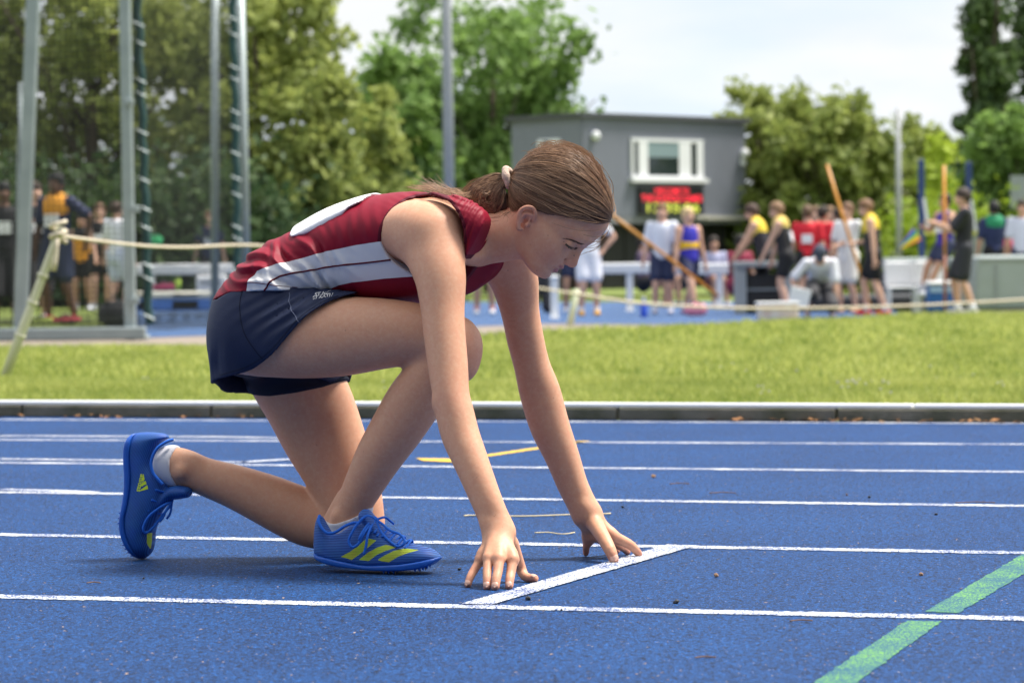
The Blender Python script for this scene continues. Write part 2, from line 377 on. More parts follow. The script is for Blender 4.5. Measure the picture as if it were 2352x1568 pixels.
def quad_mark(name, m, q, z, n=60):
    g = [np.array(on_z(x, y, 0)) for x, y in q]; v = []; f = []
    for i in range(n + 1):
        t = i / n; j = .0014; a = g[0] * (1 - t) + g[3] * t; b = g[1] * (1 - t) + g[2] * t; e = (b - a) / np.linalg.norm(b - a); i0 = len(v); v += [tuple(a + e * RL.gauss(0, j) + (0, 0, z)), tuple(b + e * RL.gauss(0, j) + (0, 0, z))]
        if i: f.append((i0 - 2, i0 - 1, i0 + 1, i0))
    return mesh_obj(name, v, f, m, track)
quad_mark('start_line', m_wline, [(1060, 1388), (1130, 1390), (1600, 1254), (1533, 1252)], .0026, 240)
quad_mark('green_dash', m_green, [(2124, 1405), (2203, 1408), (2470, 1246), (2395, 1246)], .0012); quad_mark('green_dash', m_green, [(1700, 1680), (1810, 1680), (2163, 1427.5), (2083, 1425.5)], .0012)
strip('yellow_mark', m_yel, [(1035, 1059), (1345, 1013)], .045, .0014); quad_mark('yellow_mark', m_yel, [(955, 1053), (972, 1059), (1042, 1062.5), (1036, 1054)], .0024, 20)

# base ground to the horizon, grass field, path, runway
m_soil = mat('lawn_soil', (.13, .18, .035), .9, .2, noise=(3, .8, (.13, .15, .04)), bump=(60, .5, .02))
xs = np.concatenate([np.linspace(-900, -20, 10), np.linspace(-16, 16, 65), np.linspace(20, 900, 10)]); tY = np.concatenate([[0], np.linspace(.4, 30, 60), np.geomspace(34, 2500, 14)])
v = []; f = []
for j, t in enumerate(tY):
    for i, x in enumerate(xs):
        k = (x - kb0[0]) / kd[0]; p = kb0 + kd * k + kn * .07; Y = p[1] + t; Y = max(Y, 2.0) if abs(x) > 20 else Y; z = float(gz(x, Y)) - .004 - (.25 if abs(x) > 20 or t > 60 else 0); v.append((x, Y, z))
        if i and j: n = len(xs); f.append(((j - 1) * n + i - 1, (j - 1) * n + i, j * n + i, j * n + i - 1))
ground = mesh_obj('ground', v, f, m_soil, None, True); tag(ground, 'grass infield behind the track', kind='structure')
def sheet(name, near, far, m, dz, nx=60, ny=8, label=None):
    near = np.array(near, float); far = np.array(far, float); X0, X1 = near[0, 0], near[-1, 0]; F0, F1 = far[0, 0], far[-1, 0]; v = []; f = []
    for j in range(ny + 1):
        for i in range(nx + 1):
            t = i / nx; a = ground_at(X0 + (X1 - X0) * t, np.interp(X0 + (X1 - X0) * t, near[:, 0], near[:, 1])); b = ground_at(F0 + (F1 - F0) * t, np.interp(F0 + (F1 - F0) * t, far[:, 0], far[:, 1]))
            p = a + (b - a) * (j / ny); p[2] = gz(p[0], p[1]) + dz; v.append(tuple(p))
            if i and j: n = nx + 1; f.append(((j - 1) * n + i - 1, (j - 1) * n + i, j * n + i, j * n + i - 1))
    return tag(mesh_obj(name, v, f, m, None, True), label, kind='structure')
EDGE = np.array([(-600, 806), (0, 800), (330, 800), (490, 798), (1110, 770), (1250, 760), (1500, 752), (1700, 743), (2000, 729), (2352, 713), (2900, 700)], float)
m_path = mat('path_asphalt', srgb(140, 128, 118), .9, .2, noise=(2.5, .7, srgb(112, 106, 96)), bump=(40, .4, .02))
sheet('path', EDGE, [(-600, 776), (0, 770), (330, 772), (1110, 748), (1250, 742), (1500, 744), (1700, 738), (2000, 727), (2352, 712), (2900, 699)], m_path, .004, label='grey path along the infield edge')
m_run = rubber('runway_rubber', srgb(54, 80, 118), srgb(64, 90, 128), srgb(42, 64, 98))
sheet('runway', [(300, 778), (1110, 750), (1250, 744), (1500, 746), (1700, 740), (2000, 729), (2060, 726)], [(300, 690), (700, 690), (1110, 694), (1500, 694), (1700, 694), (2060, 692)], m_run, .008, label='blue jumping runway beyond the grass')
# kerb stones with white rail
kerb = tag(bpy.data.objects.new('kerb', None), 'grey concrete kerb with a white rail', kind='structure'); COL.objects.link(kerb)
m_conc = mat('kerb_concrete', srgb(118, 114, 104), .9, .2, noise=(7, .9, srgb(74, 76, 58)), bump=(50, .5, .008)); m_rail = mat('kerb_rail_white', (.84, .85, .87), .45, .4, noise=(4, .3, (.74, .75, .74)))
kang = math.atan2(kd[1], kd[0]); n_ = int(klen / .9)
for i in range(n_):
    c = kb0 + kd * (i + .5) * .9 + kn * .045 + np.array((0, 0, .025)); MB().box(c, (.888, .07, .05), kang).build('kerb_stone', m_conc, kerb, bevel=.004)
n_ = int(klen / 2.4)
for i in range(n_):
    c = kb0 + kd * (i + .5) * 2.4 + kn * .05 + np.array((0, 0, .0605)); MB().box(c, (2.392, .056, .017), kang).build('rail_segment', m_rail, kerb, bevel=.003, seg=1)
for x in (211, 1530): p = on_z(x, 953, 0); MB().box(p - kn * .012 + np.array((0, 0, .014)), (.055, .05, .028), kang).build('rail_foot', mat('rail_foot_grey', srgb(150, 150, 148), .6), kerb, bevel=.004)
# dry leaves blown against the kerb
v = []; f = []; RG = np.random.default_rng(4)
for i in range(420):
    s_ = RG.uniform(6, klen - 6); 
    if math.sin(s_ * 2.3) + math.sin(s_ * .9 + 2) + RG.normal(0, .7) < .2: continue
    p = kb0 + kd * s_ - kn * abs(RG.normal(.0, .035)) + np.array((0, 0, RG.uniform(.003, .012))); L_ = RG.uniform(.007, .026); a = RG.uniform(0, 6.3); e = np.array((math.cos(a), math.sin(a), RG.uniform(-.4, .4))) * L_; g = np.array((-math.sin(a), math.cos(a), RG.uniform(-.3, .5))) * L_ * .45
    i0 = len(v); v += [tuple(p - e), tuple(p + g + (0, 0, .004)), tuple(p + e), tuple(p - g + (0, 0, .003))]; f.append((i0, i0 + 1, i0 + 2, i0 + 3))
tag(mesh_obj('leaf_litter', v, f, mat('dry_leaf', srgb(172, 120, 78), .8, .2, noise=(14, 1, srgb(96, 80, 58)))), 'dry orange leaves lying along the kerb base', 'leaf litter', kind='stuff')
# lawn blades
def leaf_mat(name, ca, cb, tr=.3, rough=.6):
    m = bpy.data.materials.new(name); m.use_nodes = True; t = m.node_tree; nd, lk = t.nodes, t.links; b = nd['Principled BSDF']; o = nd['Material Output']
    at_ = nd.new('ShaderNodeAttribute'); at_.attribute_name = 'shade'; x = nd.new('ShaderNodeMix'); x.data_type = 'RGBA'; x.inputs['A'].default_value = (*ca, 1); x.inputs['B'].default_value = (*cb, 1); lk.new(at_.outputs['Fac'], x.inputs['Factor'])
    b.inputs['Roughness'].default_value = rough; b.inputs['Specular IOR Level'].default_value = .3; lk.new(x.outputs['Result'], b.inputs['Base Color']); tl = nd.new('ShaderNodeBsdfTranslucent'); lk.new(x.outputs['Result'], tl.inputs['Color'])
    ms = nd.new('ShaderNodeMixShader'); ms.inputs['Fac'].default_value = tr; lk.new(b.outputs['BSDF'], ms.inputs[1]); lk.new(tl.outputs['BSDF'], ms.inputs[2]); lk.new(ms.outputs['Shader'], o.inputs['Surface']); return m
def set_shade(o, arr): a = o.data.attributes.new('shade', 'FLOAT', 'POINT'); a.data.foreach_set('value', np.asarray(arr, np.float32))
m_grass = leaf_mat('lawn_grass', (.18, .25, .042), (.52, .54, .155), .42)
def blades(t0, t1, n, h, w):
    t = np.sqrt(RG.uniform(t0 ** 2, t1 ** 2, n)); X = RG.uniform(-1, 1, n) * (.235 * (t + 12.5) + .6); k = (X - kb0[0]) / kd[0]; Y = kb0[1] + kd[1] * k + .07 + t
    dxp = X * FPX / Y + 1176
    # stop at the lawn's far edge
    ya = np.interp(dxp, EDGE[:, 0], EDGE[:, 1]); z = gz(X, Y); yp = HORIZON + (CAMH - z) / Y * FPX - ROLL * (dxp - 1176); ok = yp > ya + 1; X, Y, z = X[ok], Y[ok], z[ok]; n = len(X)
    clump = .5 + .5 * np.sin(X * 3.1 + np.sin(Y * 2.2) * 2) * np.sin(Y * 1.7 + X); hh = h * RG.uniform(.5, 1.25, n) * (.75 + .5 * clump); a = RG.uniform(0, 6.28, n); lx, ly = RG.normal(0, .45, n) * hh, RG.normal(0, .45, n) * hh; ww = w * RG.uniform(.7, 1.3, n)
    b0 = np.stack([X - np.cos(a) * ww, Y - np.sin(a) * ww, z - .004], -1); b1 = np.stack([X + np.cos(a) * ww, Y + np.sin(a) * ww, z - .004], -1); m0 = np.stack([X + lx * .35 - np.cos(a) * ww * .7, Y + ly * .35 - np.sin(a) * ww * .7, z + hh * .6], -1); m1 = np.stack([X + lx * .35 + np.cos(a) * ww * .7, Y + ly * .35 + np.sin(a) * ww * .7, z + hh * .6], -1); tp = np.stack([X + lx, Y + ly, z + hh], -1)
    V = np.stack([b0, b1, m1, m0, tp], 1).reshape(-1, 3); i = np.arange(n)[:, None] * 5; sh = np.clip(.25 + .5 * clump + RG.normal(0, .3, n), 0, 1); return V, np.concatenate([np.concatenate([i, i + 1, i + 2, i + 3], 1), np.concatenate([i + 3, i + 2, i + 4, i + 4], 1)]), np.repeat(sh, 5)
gv, gf, gs = [], [], []; n0 = 0
for arg in ((.02, 4, GRASS[0], .05, .0025), (4, 12, GRASS[1], .055, .005), (12, 30, GRASS[2], .06, .011)):
    V_, F_, s_ = blades(*arg); gv.append(V_); gf.append(F_ + n0); gs.append(s_); n0 += len(V_)
gv = np.concatenate(gv); gf = np.concatenate(gf); gs = np.concatenate(gs); tri = gf[:, 2] == gf[:, 3]; Fq = gf[~tri]; Ft = gf[tri][:, :3]
Fall = np.concatenate([Fq[:, [0, 1, 2]], Fq[:, [0, 2, 3]], np.stack([gf[tri][:, 0], gf[tri][:, 1], gf[tri][:, 2]], -1)])
lawn = mesh_obj('lawn', gv, Fall, m_grass); set_shade(lawn, gs); tag(lawn, 'short bright green lawn behind the kerb', 'grass', kind='stuff')
# daisies and clover heads
v = []; f = []
for (x, y, n, sp) in ((1965, 905, 16, 40), (2035, 915, 6, 18), (1750, 920, 5, 20), (890, 905, 3, 20), (2300, 905, 3, 10), (330, 895, 2, 8), (1700, 880, 4, 90), (2150, 880, 4, 90)):
    for i in range(n):
        p = ground_at(x + RG.normal(0, sp * .5), y + RG.normal(0, 6)); c = p + (0, 0, RG.uniform(.04, .075)); r = RG.uniform(.005, .010); i0 = len(v)
        for k in range(7): a = 2 * math.pi * k / 7; v.append(tuple(c + np.array((math.cos(a) * r, -.35 * math.sin(a) * r, math.sin(a) * r * .8))))
        v.append(tuple(c + (0, -.004, 0))); f += [(i0 + k, i0 + (k + 1) % 7, i0 + 7) for k in range(7)]
tag(mesh_obj('daisies', v, f, mat('daisy_white', (.7, .68, .62), .7)), 'tiny white daisies scattered in the lawn', 'flowers', kind='stuff')
# ------------------------------------------------------------------ trees
class Leaves:
    def __init__(s): s.v = []; s.n = 0; s.sh = []
    def add(s, c, r, n, size, rng, sh0):
        p = c + rng.normal(0, 1, (n, 3)) * r; a = rng.normal(0, 1, (n, 3)); a /= np.linalg.norm(a, axis=1)[:, None]; b = np.cross(a, rng.normal(0, 1, (n, 3))); b /= np.linalg.norm(b, axis=1)[:, None]
        sz = size * rng.uniform(.6, 1.4, (n, 1)); a = a * sz; b = b * sz * .6
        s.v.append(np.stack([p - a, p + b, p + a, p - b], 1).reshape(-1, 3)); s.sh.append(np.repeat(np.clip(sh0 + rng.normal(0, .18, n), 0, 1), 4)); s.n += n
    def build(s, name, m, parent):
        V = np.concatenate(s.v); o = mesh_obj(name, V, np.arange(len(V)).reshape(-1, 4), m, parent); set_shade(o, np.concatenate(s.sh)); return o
m_bark = mat('bark', (.10, .075, .055), .9, .2, noise=(6, .7, (.06, .05, .04)), bump=(12, .6, .05))
LEAF = {'olive': leaf_mat('leaf_olive', (.085, .125, .028), (.42, .47, .13), .45), 'green': leaf_mat('leaf_green', (.05, .115, .03), (.25, .38, .10), .42),
        'mid': leaf_mat('leaf_mid', (.08, .13, .026), (.33, .38, .10), .4), 'lime': leaf_mat('leaf_lime', (.16, .25, .015), (.42, .52, .06), .4), 'dark': leaf_mat('leaf_dark', (.028, .06, .02), (.11, .17, .055), .3)}
def tree(name, label, px, Y, top_px, base_w, kind, seed, n_cl=60, n_lf=110, leaf=.12, low=.15, shape='round', group='trees beyond the infield', dy=0, gap=.0, cr=.085):
    rng = np.random.default_rng(seed); b = at(px, 640, Y); gx = b[0]; z0 = -.3
    ht = at(px, top_px, Y)[2] - z0; W = base_w / 2.0 * Y / FPX
    root = empty(name, (gx, Y, z0)); tag(root, label, 'tree', group)
    mb = MB(); lean = rng.normal(0, .03, 2) * ht; tr = max(.1, ht * .018)
    mb.tube([(0, 0, 0), (lean[0] * .4, lean[1] * .4, ht * .35), (lean[0], lean[1], ht * .8)], [tr, tr * .75, tr * .25], 8, cap=True); mb.build('trunk', m_bark, root, True)
    for i in range(6):
        a = i * 1.05 + rng.uniform(-.3, .3); h0 = ht * rng.uniform(.2, .5); d = W * rng.uniform(.45, .8); lm = MB()
        lm.tube([(0, 0, h0), (math.cos(a) * d * .5, math.sin(a) * d * .5, h0 + ht * .12), (math.cos(a) * d, math.sin(a) * d, h0 + ht * rng.uniform(.2, .34))], [tr * .45, tr * .3, tr * .1], 6); lm.build('limb', m_bark, root, True)
    lv = Leaves()
    for i in range(n_cl):
        for _ in range(30):
            p = rng.uniform(-1, 1, 3); t = (p[2] + 1) / 2          # 0 bottom .. 1 top of crown
            if shape == 'round': w = math.sqrt(max(0, 1 - (abs(t - .42) / .60) ** 2.4))
            elif shape == 'poplar': w = (1 - t) ** .55 * (.55 + .45 * min(1, t * 5))
            elif shape == 'cone': w = (1 - t) ** .8
            else: w = (1 - max(0, t - .55) ** 2 * 3.5) if t > .55 else 1.0
            r = math.hypot(p[0], p[1])
            if r < w and r > w * .35 * rng.random(): break
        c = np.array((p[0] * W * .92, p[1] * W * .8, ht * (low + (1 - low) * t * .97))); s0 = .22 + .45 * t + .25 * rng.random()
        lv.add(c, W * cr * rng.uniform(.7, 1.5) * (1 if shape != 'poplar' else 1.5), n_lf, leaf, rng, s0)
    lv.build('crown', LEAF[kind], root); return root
TQ = 1.0
def T(*a, **k): k.setdefault('n_cl', 60); k['n_cl'] = int(k['n_cl'] * TQ); return tree(*a, **k)
T('tree', 'olive green tree behind the wire cage at the far edge', -60, 56, -420, 620, 'olive', 1, n_cl=90, leaf=.11, low=.04, shape='full')
T('tree', 'bushy olive tree filling the gap between the first two cage poles', 215, 54, -380, 560, 'olive', 2, n_cl=110, leaf=.11, low=.02, shape='full')
T('tree', 'tall yellow green tree between the second and third cage poles', 450, 57, -330, 520, 'olive', 3, n_cl=110, leaf=.11, low=.03, shape='full')
T('tree', 'yellow green tree directly behind the pair of grey poles', 610, 53, -120, 460, 'olive', 4, n_cl=105, leaf=.1, low=.0, shape='round')
T('tree', 'low yellow green tree leaning towards the grey floodlight mast', 770, 55, 130, 380, 'olive', 5, n_cl=85, leaf=.1, low=.0, shape='round')
T('tree', 'large dark green maple behind the grey floodlight mast', 1120, 92, -60, 640, 'green', 6, n_cl=125, n_lf=120, leaf=.17, low=.10, shape='round', cr=.075)
T('tree', 'leafy green tree at the left of the maple, beside the low yellow green tree', 950, 88, 100, 330, 'green', 7, n_cl=70, leaf=.16, low=.05, shape='round')
T('tree', 'bush green tree touching the right side of the grey cabin', 1765, 86, 190, 340, 'mid', 8, n_cl=85, leaf=.15, low=.02, shape='round')
T('tree', 'broad green tree above the red shirts', 1905, 84, 200, 360, 'mid', 9, n_cl=90, leaf=.15, low=.02, shape='round')
T('tree', 'brownish green tree behind the thin grey pole', 2030, 88, 262, 300, 'mid', 10, n_cl=70, leaf=.15, low=.02, shape='round')
T('conifer', 'bright lime green conifer behind the dark blue uprights', 2170, 80, 318, 330, 'lime', 11, n_cl=80, leaf=.13, low=.0, shape='cone')
T('poplar', 'tall dark poplar rising at the right edge of the sky', 2268, 120, -260, 190, 'dark', 12, n_cl=95, leaf=.2, low=.05, shape='poplar')
T('poplar', 'second tall poplar cut off by the right edge of the picture', 2400, 124, -330, 220, 'dark', 13, n_cl=80, leaf=.2, low=.05, shape='poplar')
T('tree', 'round dark green tree below the poplars', 2330, 100, 240, 260, 'green', 14, n_cl=80, leaf=.17, low=.0, shape='round')
T('tree', 'small distant tree top peeping over the cabin roof', 1545, 130, 250, 180, 'mid', 15, n_cl=40, leaf=.2, low=.2)
T('tree', 'lone spiky tree top behind the cabin roof, near the maple', 1460, 132, 240, 120, 'mid', 16, n_cl=30, leaf=.2, low=.2, shape='cone')
T('tree', 'pale distant trees beside the poplar foot', 2150, 140, 300, 200, 'mid', 17, n_cl=45, leaf=.22, low=.1)
T('tree', 'olive tree further along beyond the left end of the cage', -430, 60, -250, 560, 'olive', 18, n_cl=80, leaf=.12, low=.02, shape='full')
T('tree', 'green tree at the far left end of the row', -900, 66, -150, 560, 'mid', 19, n_cl=70, leaf=.13, low=.02, shape='round')
T('tree', 'round green tree at the far right end of the row', 2640, 98, 150, 420, 'green', 20, n_cl=70, leaf=.17, low=.02, shape='round')
def hedge(px0, px1, Y, ytop, kind, label, seed, n=70):
    rng = np.random.default_rng(seed); a, b = at(px0, 640, Y), at(px1, 640, Y); h = at((px0 + px1) / 2, ytop, Y)[2] + .3; root = empty('hedge', ((a[0] + b[0]) / 2, Y, -.3)); tag(root, label, 'hedge'); lv = Leaves(); w = (b[0] - a[0]) / 2
    for i in range(n): lv.add(np.array((rng.uniform(-w, w), rng.normal(0, .5), rng.uniform(.1, h))), .45, 110, .1, rng, .15 + .35 * rng.random())
    mb = MB(); mb.box((0, .5, h * .45), (2 * w, .5, h * .85)); mb.build('stems', m_bark, root); lv.build('foliage', LEAF[kind], root)
hedge(-80, 640, 50, 470, 'dark', 'dark low hedge behind the athletes in the cage', 21, 130)
hedge(560, 1010, 58, 470, 'dark', 'shaded hedge under the yellow green trees', 22, 80)
hedge(1690, 2120, 88, 545, 'mid', 'low green hedge behind the group of vaulters', 23, 80)
hedge(2060, 2420, 74, 520, 'lime', 'lime green hedge sloping behind the grey mat', 24, 60)
# ------------------------------------------------------------------ floodlight masts
m_galv = mat('galvanised_steel', srgb(150, 160, 162), .5, .5, metal=.35, noise=(5, .6, srgb(128, 140, 142))); m_mast = mat('mast_grey', srgb(158, 160, 162), .5, .4, noise=(2, .5, srgb(138, 142, 146)))
def mast(px, ytop, Y, r, label, h=None):
    b = at(px, 640, Y); z1 = at(px, ytop, Y)[2]; root = empty('floodlight_mast', (b[0], Y, -.3)); tag(root, label, 'pole'); H_ = z1 + .3
    m = MB(); m.tube([(0, 0, 0), (0, 0, H_ * .5), (0, 0, H_)], [r * 1.1, r, r * .85], 16); m.build('pole', m_mast, root, True); m = MB(); m.box((0, 0, .02), (r * 5, r * 5, .04)); m.build('base_plate', m_galv, root)
    for k in range(4): m = MB(); m.tube([((k % 2 * 2 - 1) * r * 1.9, (k // 2 * 2 - 1) * r * 1.9, .04), ((k % 2 * 2 - 1) * r * 1.9, (k // 2 * 2 - 1) * r * 1.9, .09)], .02, 6); m.build('bolt', m_galv, root)
mast(1034, -500, 50, .088, 'tall grey floodlight mast rising behind the kneeling girl'); mast(2066, 250, 72, .068, 'thin grey pole in front of the brownish green tree')
# ------------------------------------------------------------------ grey timing cabin
CB = np.array((1.965, 80.0)); fd = np.array((.715, .699)); fd /= np.linalg.norm(fd); sdv = np.array((-fd[1], fd[0])); FW, SD = 6.62, 2.7
cab = empty('timing_cabin', (CB[0], CB[1], -.16), math.atan2(fd[1], fd[0])); tag(cab, 'grey clad two storey timing cabin with red display board', 'building')
m_clad = mat('grey_cladding', srgb(122, 126, 138), .6, .4, noise=(3, .4, srgb(112, 116, 128))); m_blk = mat('black_panel', (.012, .012, .014), .5); m_pvc = mat('white_pvc', (.72, .73, .75), .35); m_glass = mat('dark_glass', (.02, .03, .03), .08, .5); m_roof = mat('roof_edge', srgb(70, 72, 78), .6)
zb, zt = 1.98, 4.66
def cbox(name, x, y, z, sx, sy, sz_, m, par=cab, bev=0): return MB().box((x, y, z), (sx, sy, sz_)).build(name, m, par, bevel=bev)
cbox('wall', FW / 2, SD / 2, (zb + zt) / 2, FW - .02, SD - .02, zt - zb, m_clad)
b_ = MB(); nbd = 44; bh = (zt - zb) / nbd
for i in range(nbd):
    z = zb + bh * (i + .5); b_.box((FW / 2, -.012, z), (FW, .03, bh * .86)); b_.box((-.012, SD / 2, z), (.03, SD, bh * .86))
tag(b_.build('cladding', m_clad, cab), kind='stuff')
cbox('roof', FW / 2, SD / 2, zt + .05, FW + .3, SD + .3, .1, m_roof); rb = MB()
for i in range(46): rb.box((-.13 + (FW + .26) * i / 45, SD / 2, zt + .115), (.07, SD + .3, .03))
tag(rb.build('roof_ribs', m_roof, cab), kind='stuff')
cbox('lower_wall', FW / 2 + .2, SD / 2 + .6, zb / 2, FW - .6, SD - 1.0, zb, m_blk); cbox('floor_beam', FW / 2, .05, zb - .1, FW, .14, .18, mat('beam_grey', srgb(120, 122, 126), .6))
for x in (.08, FW - .08): cbox('support_post', x, .08, zb / 2 - .1, .12, .12, zb - .2, m_blk)
for i in range(7): cbox('shutter_board', .8 + i * .85, .46, zb / 2 - .1, .8, .05, zb - .3, mat('shutter_black', (.02, .02, .022), .6))
def fx(px):                              # distance along the facade of a photo column
    d = ray(px, 400)[:2]; A = np.array([[fd[0], -d[0]], [fd[1], -d[1]]]); return float(np.linalg.solve(A, -CB)[0])
def fz(px, py): s_ = fx(px); p = CB + fd * s_; return float(at(px, py, p[1])[2]) + .16
wx0, wx1, wz0, wz1 = fx(1447), fx(1612), fz(1530, 408), fz(1530, 322); ww = wx1 - wx0
win = empty('window', (0, 0, 0)); win.parent = cab
cbox('reveal', (wx0 + wx1) / 2, -.005, (wz0 + wz1) / 2, ww, .06, wz1 - wz0, m_blk, win)
def wp(nm, a, b, z0, z1, m, y=-.05, t=.05): cbox(nm, (a + b) / 2, y, (z0 + z1) / 2, b - a, t, z1 - z0, m, win)
W = lambda px: fx(px)
for a, b in ((1447, 1452), (1463, 1484), (1556, 1583), (1597, 1611)): wp('frame', W(a), W(b), wz0, wz1, m_pvc, -.055)
wp('frame', wx0, wx1, wz1 - .06, wz1 + .03, m_pvc, -.06); wp('frame', wx0, wx1, wz0 - .02, wz0 + .05, m_pvc, -.06)
for a, b in ((1452, 1463), (1484, 1556), (1583, 1597)): wp('pane', W(a), W(b), wz0 + .05, wz1 - .06, m_glass, -.045, .02)
wp('blind', W(1484), W(1556), fz(1520, 362), wz1 - .06, mat('blind_teal', srgb(120, 140, 144), .7), -.062, .012); wp('sill', wx0 - .08, wx1 + .08, wz0 - .14, wz0 - .02, m_pvc, -.10, .2)
# display board with lit lettering
dx0, dx1, dz0, dz1 = fx(1460), fx(1606), fz(1533, 492), fz(1533, 430); cbox('display_board', (dx0 + dx1) / 2, -.09, (dz0 + dz1) / 2, dx1 - dx0, .12, dz1 - dz0, m_blk)
m_led = mat('red_led', (.6, .02, .03), .5, emis=((1.0, .03, .06, 1), .9)); m_ledy = mat('yellow_led', (.5, .5, .05), .5, emis=((.7, .8, .12, 1), .5))
def led(txt, cx, z, w, m, bold=.02):
    cu = bpy.data.curves.new('display_text', 'FONT'); cu.body = txt; cu.align_x = 'CENTER'; cu.size = 1; cu.offset = bold; ob = bpy.data.objects.new('display_text', cu); COL.objects.link(ob); dg = bpy.context.evaluated_depsgraph_get(); dg.update(); me = bpy.data.meshes.new_from_object(ob.evaluated_get(dg)); bpy.data.objects.remove(ob)
    V = np.array([v.co for v in me.vertices]); F = [tuple(p.vertices) for p in me.polygons]; bpy.data.meshes.remove(me); s_ = w / (V[:, 0].max() - V[:, 0].min()); mesh_obj('display_text', np.stack([cx + V[:, 0] * s_, np.full(len(V), -.155), z + V[:, 1] * min(s_, .34)], -1), F, m, cab)['kind'] = 'stuff'
dh = dz1 - dz0; led('WELCOME TO', (dx0 + dx1) / 2, dz0 + dh * .76, (dx1 - dx0) * .54, m_led, .015); led('THE SCHOOLS GAMES', (dx0 + dx1) / 2, dz0 + dh * .47, (dx1 - dx0) * .95, m_led, .015); led('12:35:06', (dx0 + dx1) / 2, dz0 + dh * .08, (dx1 - dx0) * .82, m_ledy, .01)
sw = empty('window', (0, 0, 0)); sw.parent = cab
def side(px): d = ray(px, 400)[:2]; A = np.array([[sdv[0], -d[0]], [sdv[1], -d[1]]]); return float(np.linalg.solve(A, -CB)[0])
y0, y1 = side(1290), side(1240); zz0, zz1 = fz(1343, 352), fz(1343, 316)
MB().box((-.04, (y0 + y1) / 2, (zz0 + zz1) / 2), (.06, y1 - y0, zz1 - zz0)).build('frame', m_pvc, sw); MB().box((-.06, (y0 + y1) / 2 + .1, (zz0 + zz1) / 2), (.06, (y1 - y0) * .3, zz1 - zz0 - .1)).build('pane', m_glass, sw)
for px, py in ((1362, 312), (1704, 352)):
    s_ = fx(px); z_ = fz(px, py); v, f = lathe([(.02, -.13), (.10, -.11), (.13, -.02), (.11, .07), (.05, .12)], 12); o = mesh_obj('lamp', [(a + s_, b - .12, c + z_) for a, b, c in v], f, m_pvc, cab, True)
cbox('vent_box', fx(1703), -.06, fz(1703, 368), .12, .12, .3, m_pvc); cbox('ledge', fx(1660), -.1, zb - .02, fx(1708) - fx(1615), .12, .1, mat('ledge_pale', srgb(190, 186, 176), .7)); cbox('ledge', fx(1605), -.1, zb, .5, .1, .09, MATS['ledge_pale'])
# added stand, unseen behind the camera, put there to block the low sky
m_st = mat('sky_block_dark', (.05, .05, .055), .8)
st_ = empty('grandstand', (0, -6, 0)); tag(st_, 'dark covered spectator stand on the near side of the track', 'grandstand')
MB().box((0, -8, 4.5), (60, .3, 9)).build('back_wall', m_st, st_); MB().box((0, -3.2, 8.6), (60, 9.6, .3)).build('roof', m_st, st_)
for i in range(6): MB().box((0, -1.2 - i * 1.1, .35 + i * .35), (60, 1.1, .7 + i * .7)).build('step', m_st, st_)
for i in range(7): MB().tube([(-30 + i * 10, .8, 0), (-30 + i * 10, .8, 8.45)], .12, 8).build('pillar', m_st, st_)
# ------------------------------------------------------------------ throwing cage with net
cage = empty('throwing_cage', tuple(ground_at(170, 790))); tag(cage, 'throwing cage of galvanised poles hung with dark netting', 'cage'); co = np.array(cage.location)
def rel(p): return tuple(np.asarray(p) - co)
def gy(px, Y): p = at(px, 640, Y); return float(gz(p[0], Y))
def pole(x0, y0, x1, y1, Y, r, nm='pole', m=m_galv, par=cage, n=12): a = at(x0, y0, Y); b = at(x1, y1, Y); m_ = MB(); m_.tube([rel(a), rel(b)], r, n); return m_.build(nm, m, par, True)
def bpole(x0, y0, x1, y1, Y, w): a, b = at(x0, y0, Y), at(x1, y1, Y); d = Vector(b - a); R = d.to_track_quat('Z', 'Y').to_matrix(); return MB().box(rel((a + b) / 2), (w, w, d.length), R=R).build('pole', m_galv, cage, bevel=.012)
YC = 27.0
bpole(46, 786, 79, -60, YC, .115); bpole(300, 786, 286, -60, YC, .1); pole(493, 745, 494, -60, 33, .046); pole(565, 735, 549, -60, 33, .062); pole(38, 760, 50, 190, YC + .6, .03)
for a, b in ((48, 335), (-200, 40)): p, q = at(a, 781, YC - .1), at(b, 781, YC - .1); p[2] = q[2] = gy(a, YC) + .06; MB().box(rel((p + q) / 2), (np.linalg.norm(q - p), .12, .11)).build('base_beam', m_galv, cage, bevel=.01)
m_ = MB(); m_.box(rel(at(322, 781, YC + .2)), (.16, .2, .1)); m_.build('foot', m_galv, cage, bevel=.01)
for x, y in ((302, 690), (303, 480), (290, 235)): MB().box(rel(at(x + 8, y, YC - .08)), (.07, .07, .06)).build('bracket', m_galv, cage, bevel=.006)
m_net = mat('net_cord', (.02, .024, .022), .8); m_rope_g = mat('green_cord', (.012, .05, .05), .8)
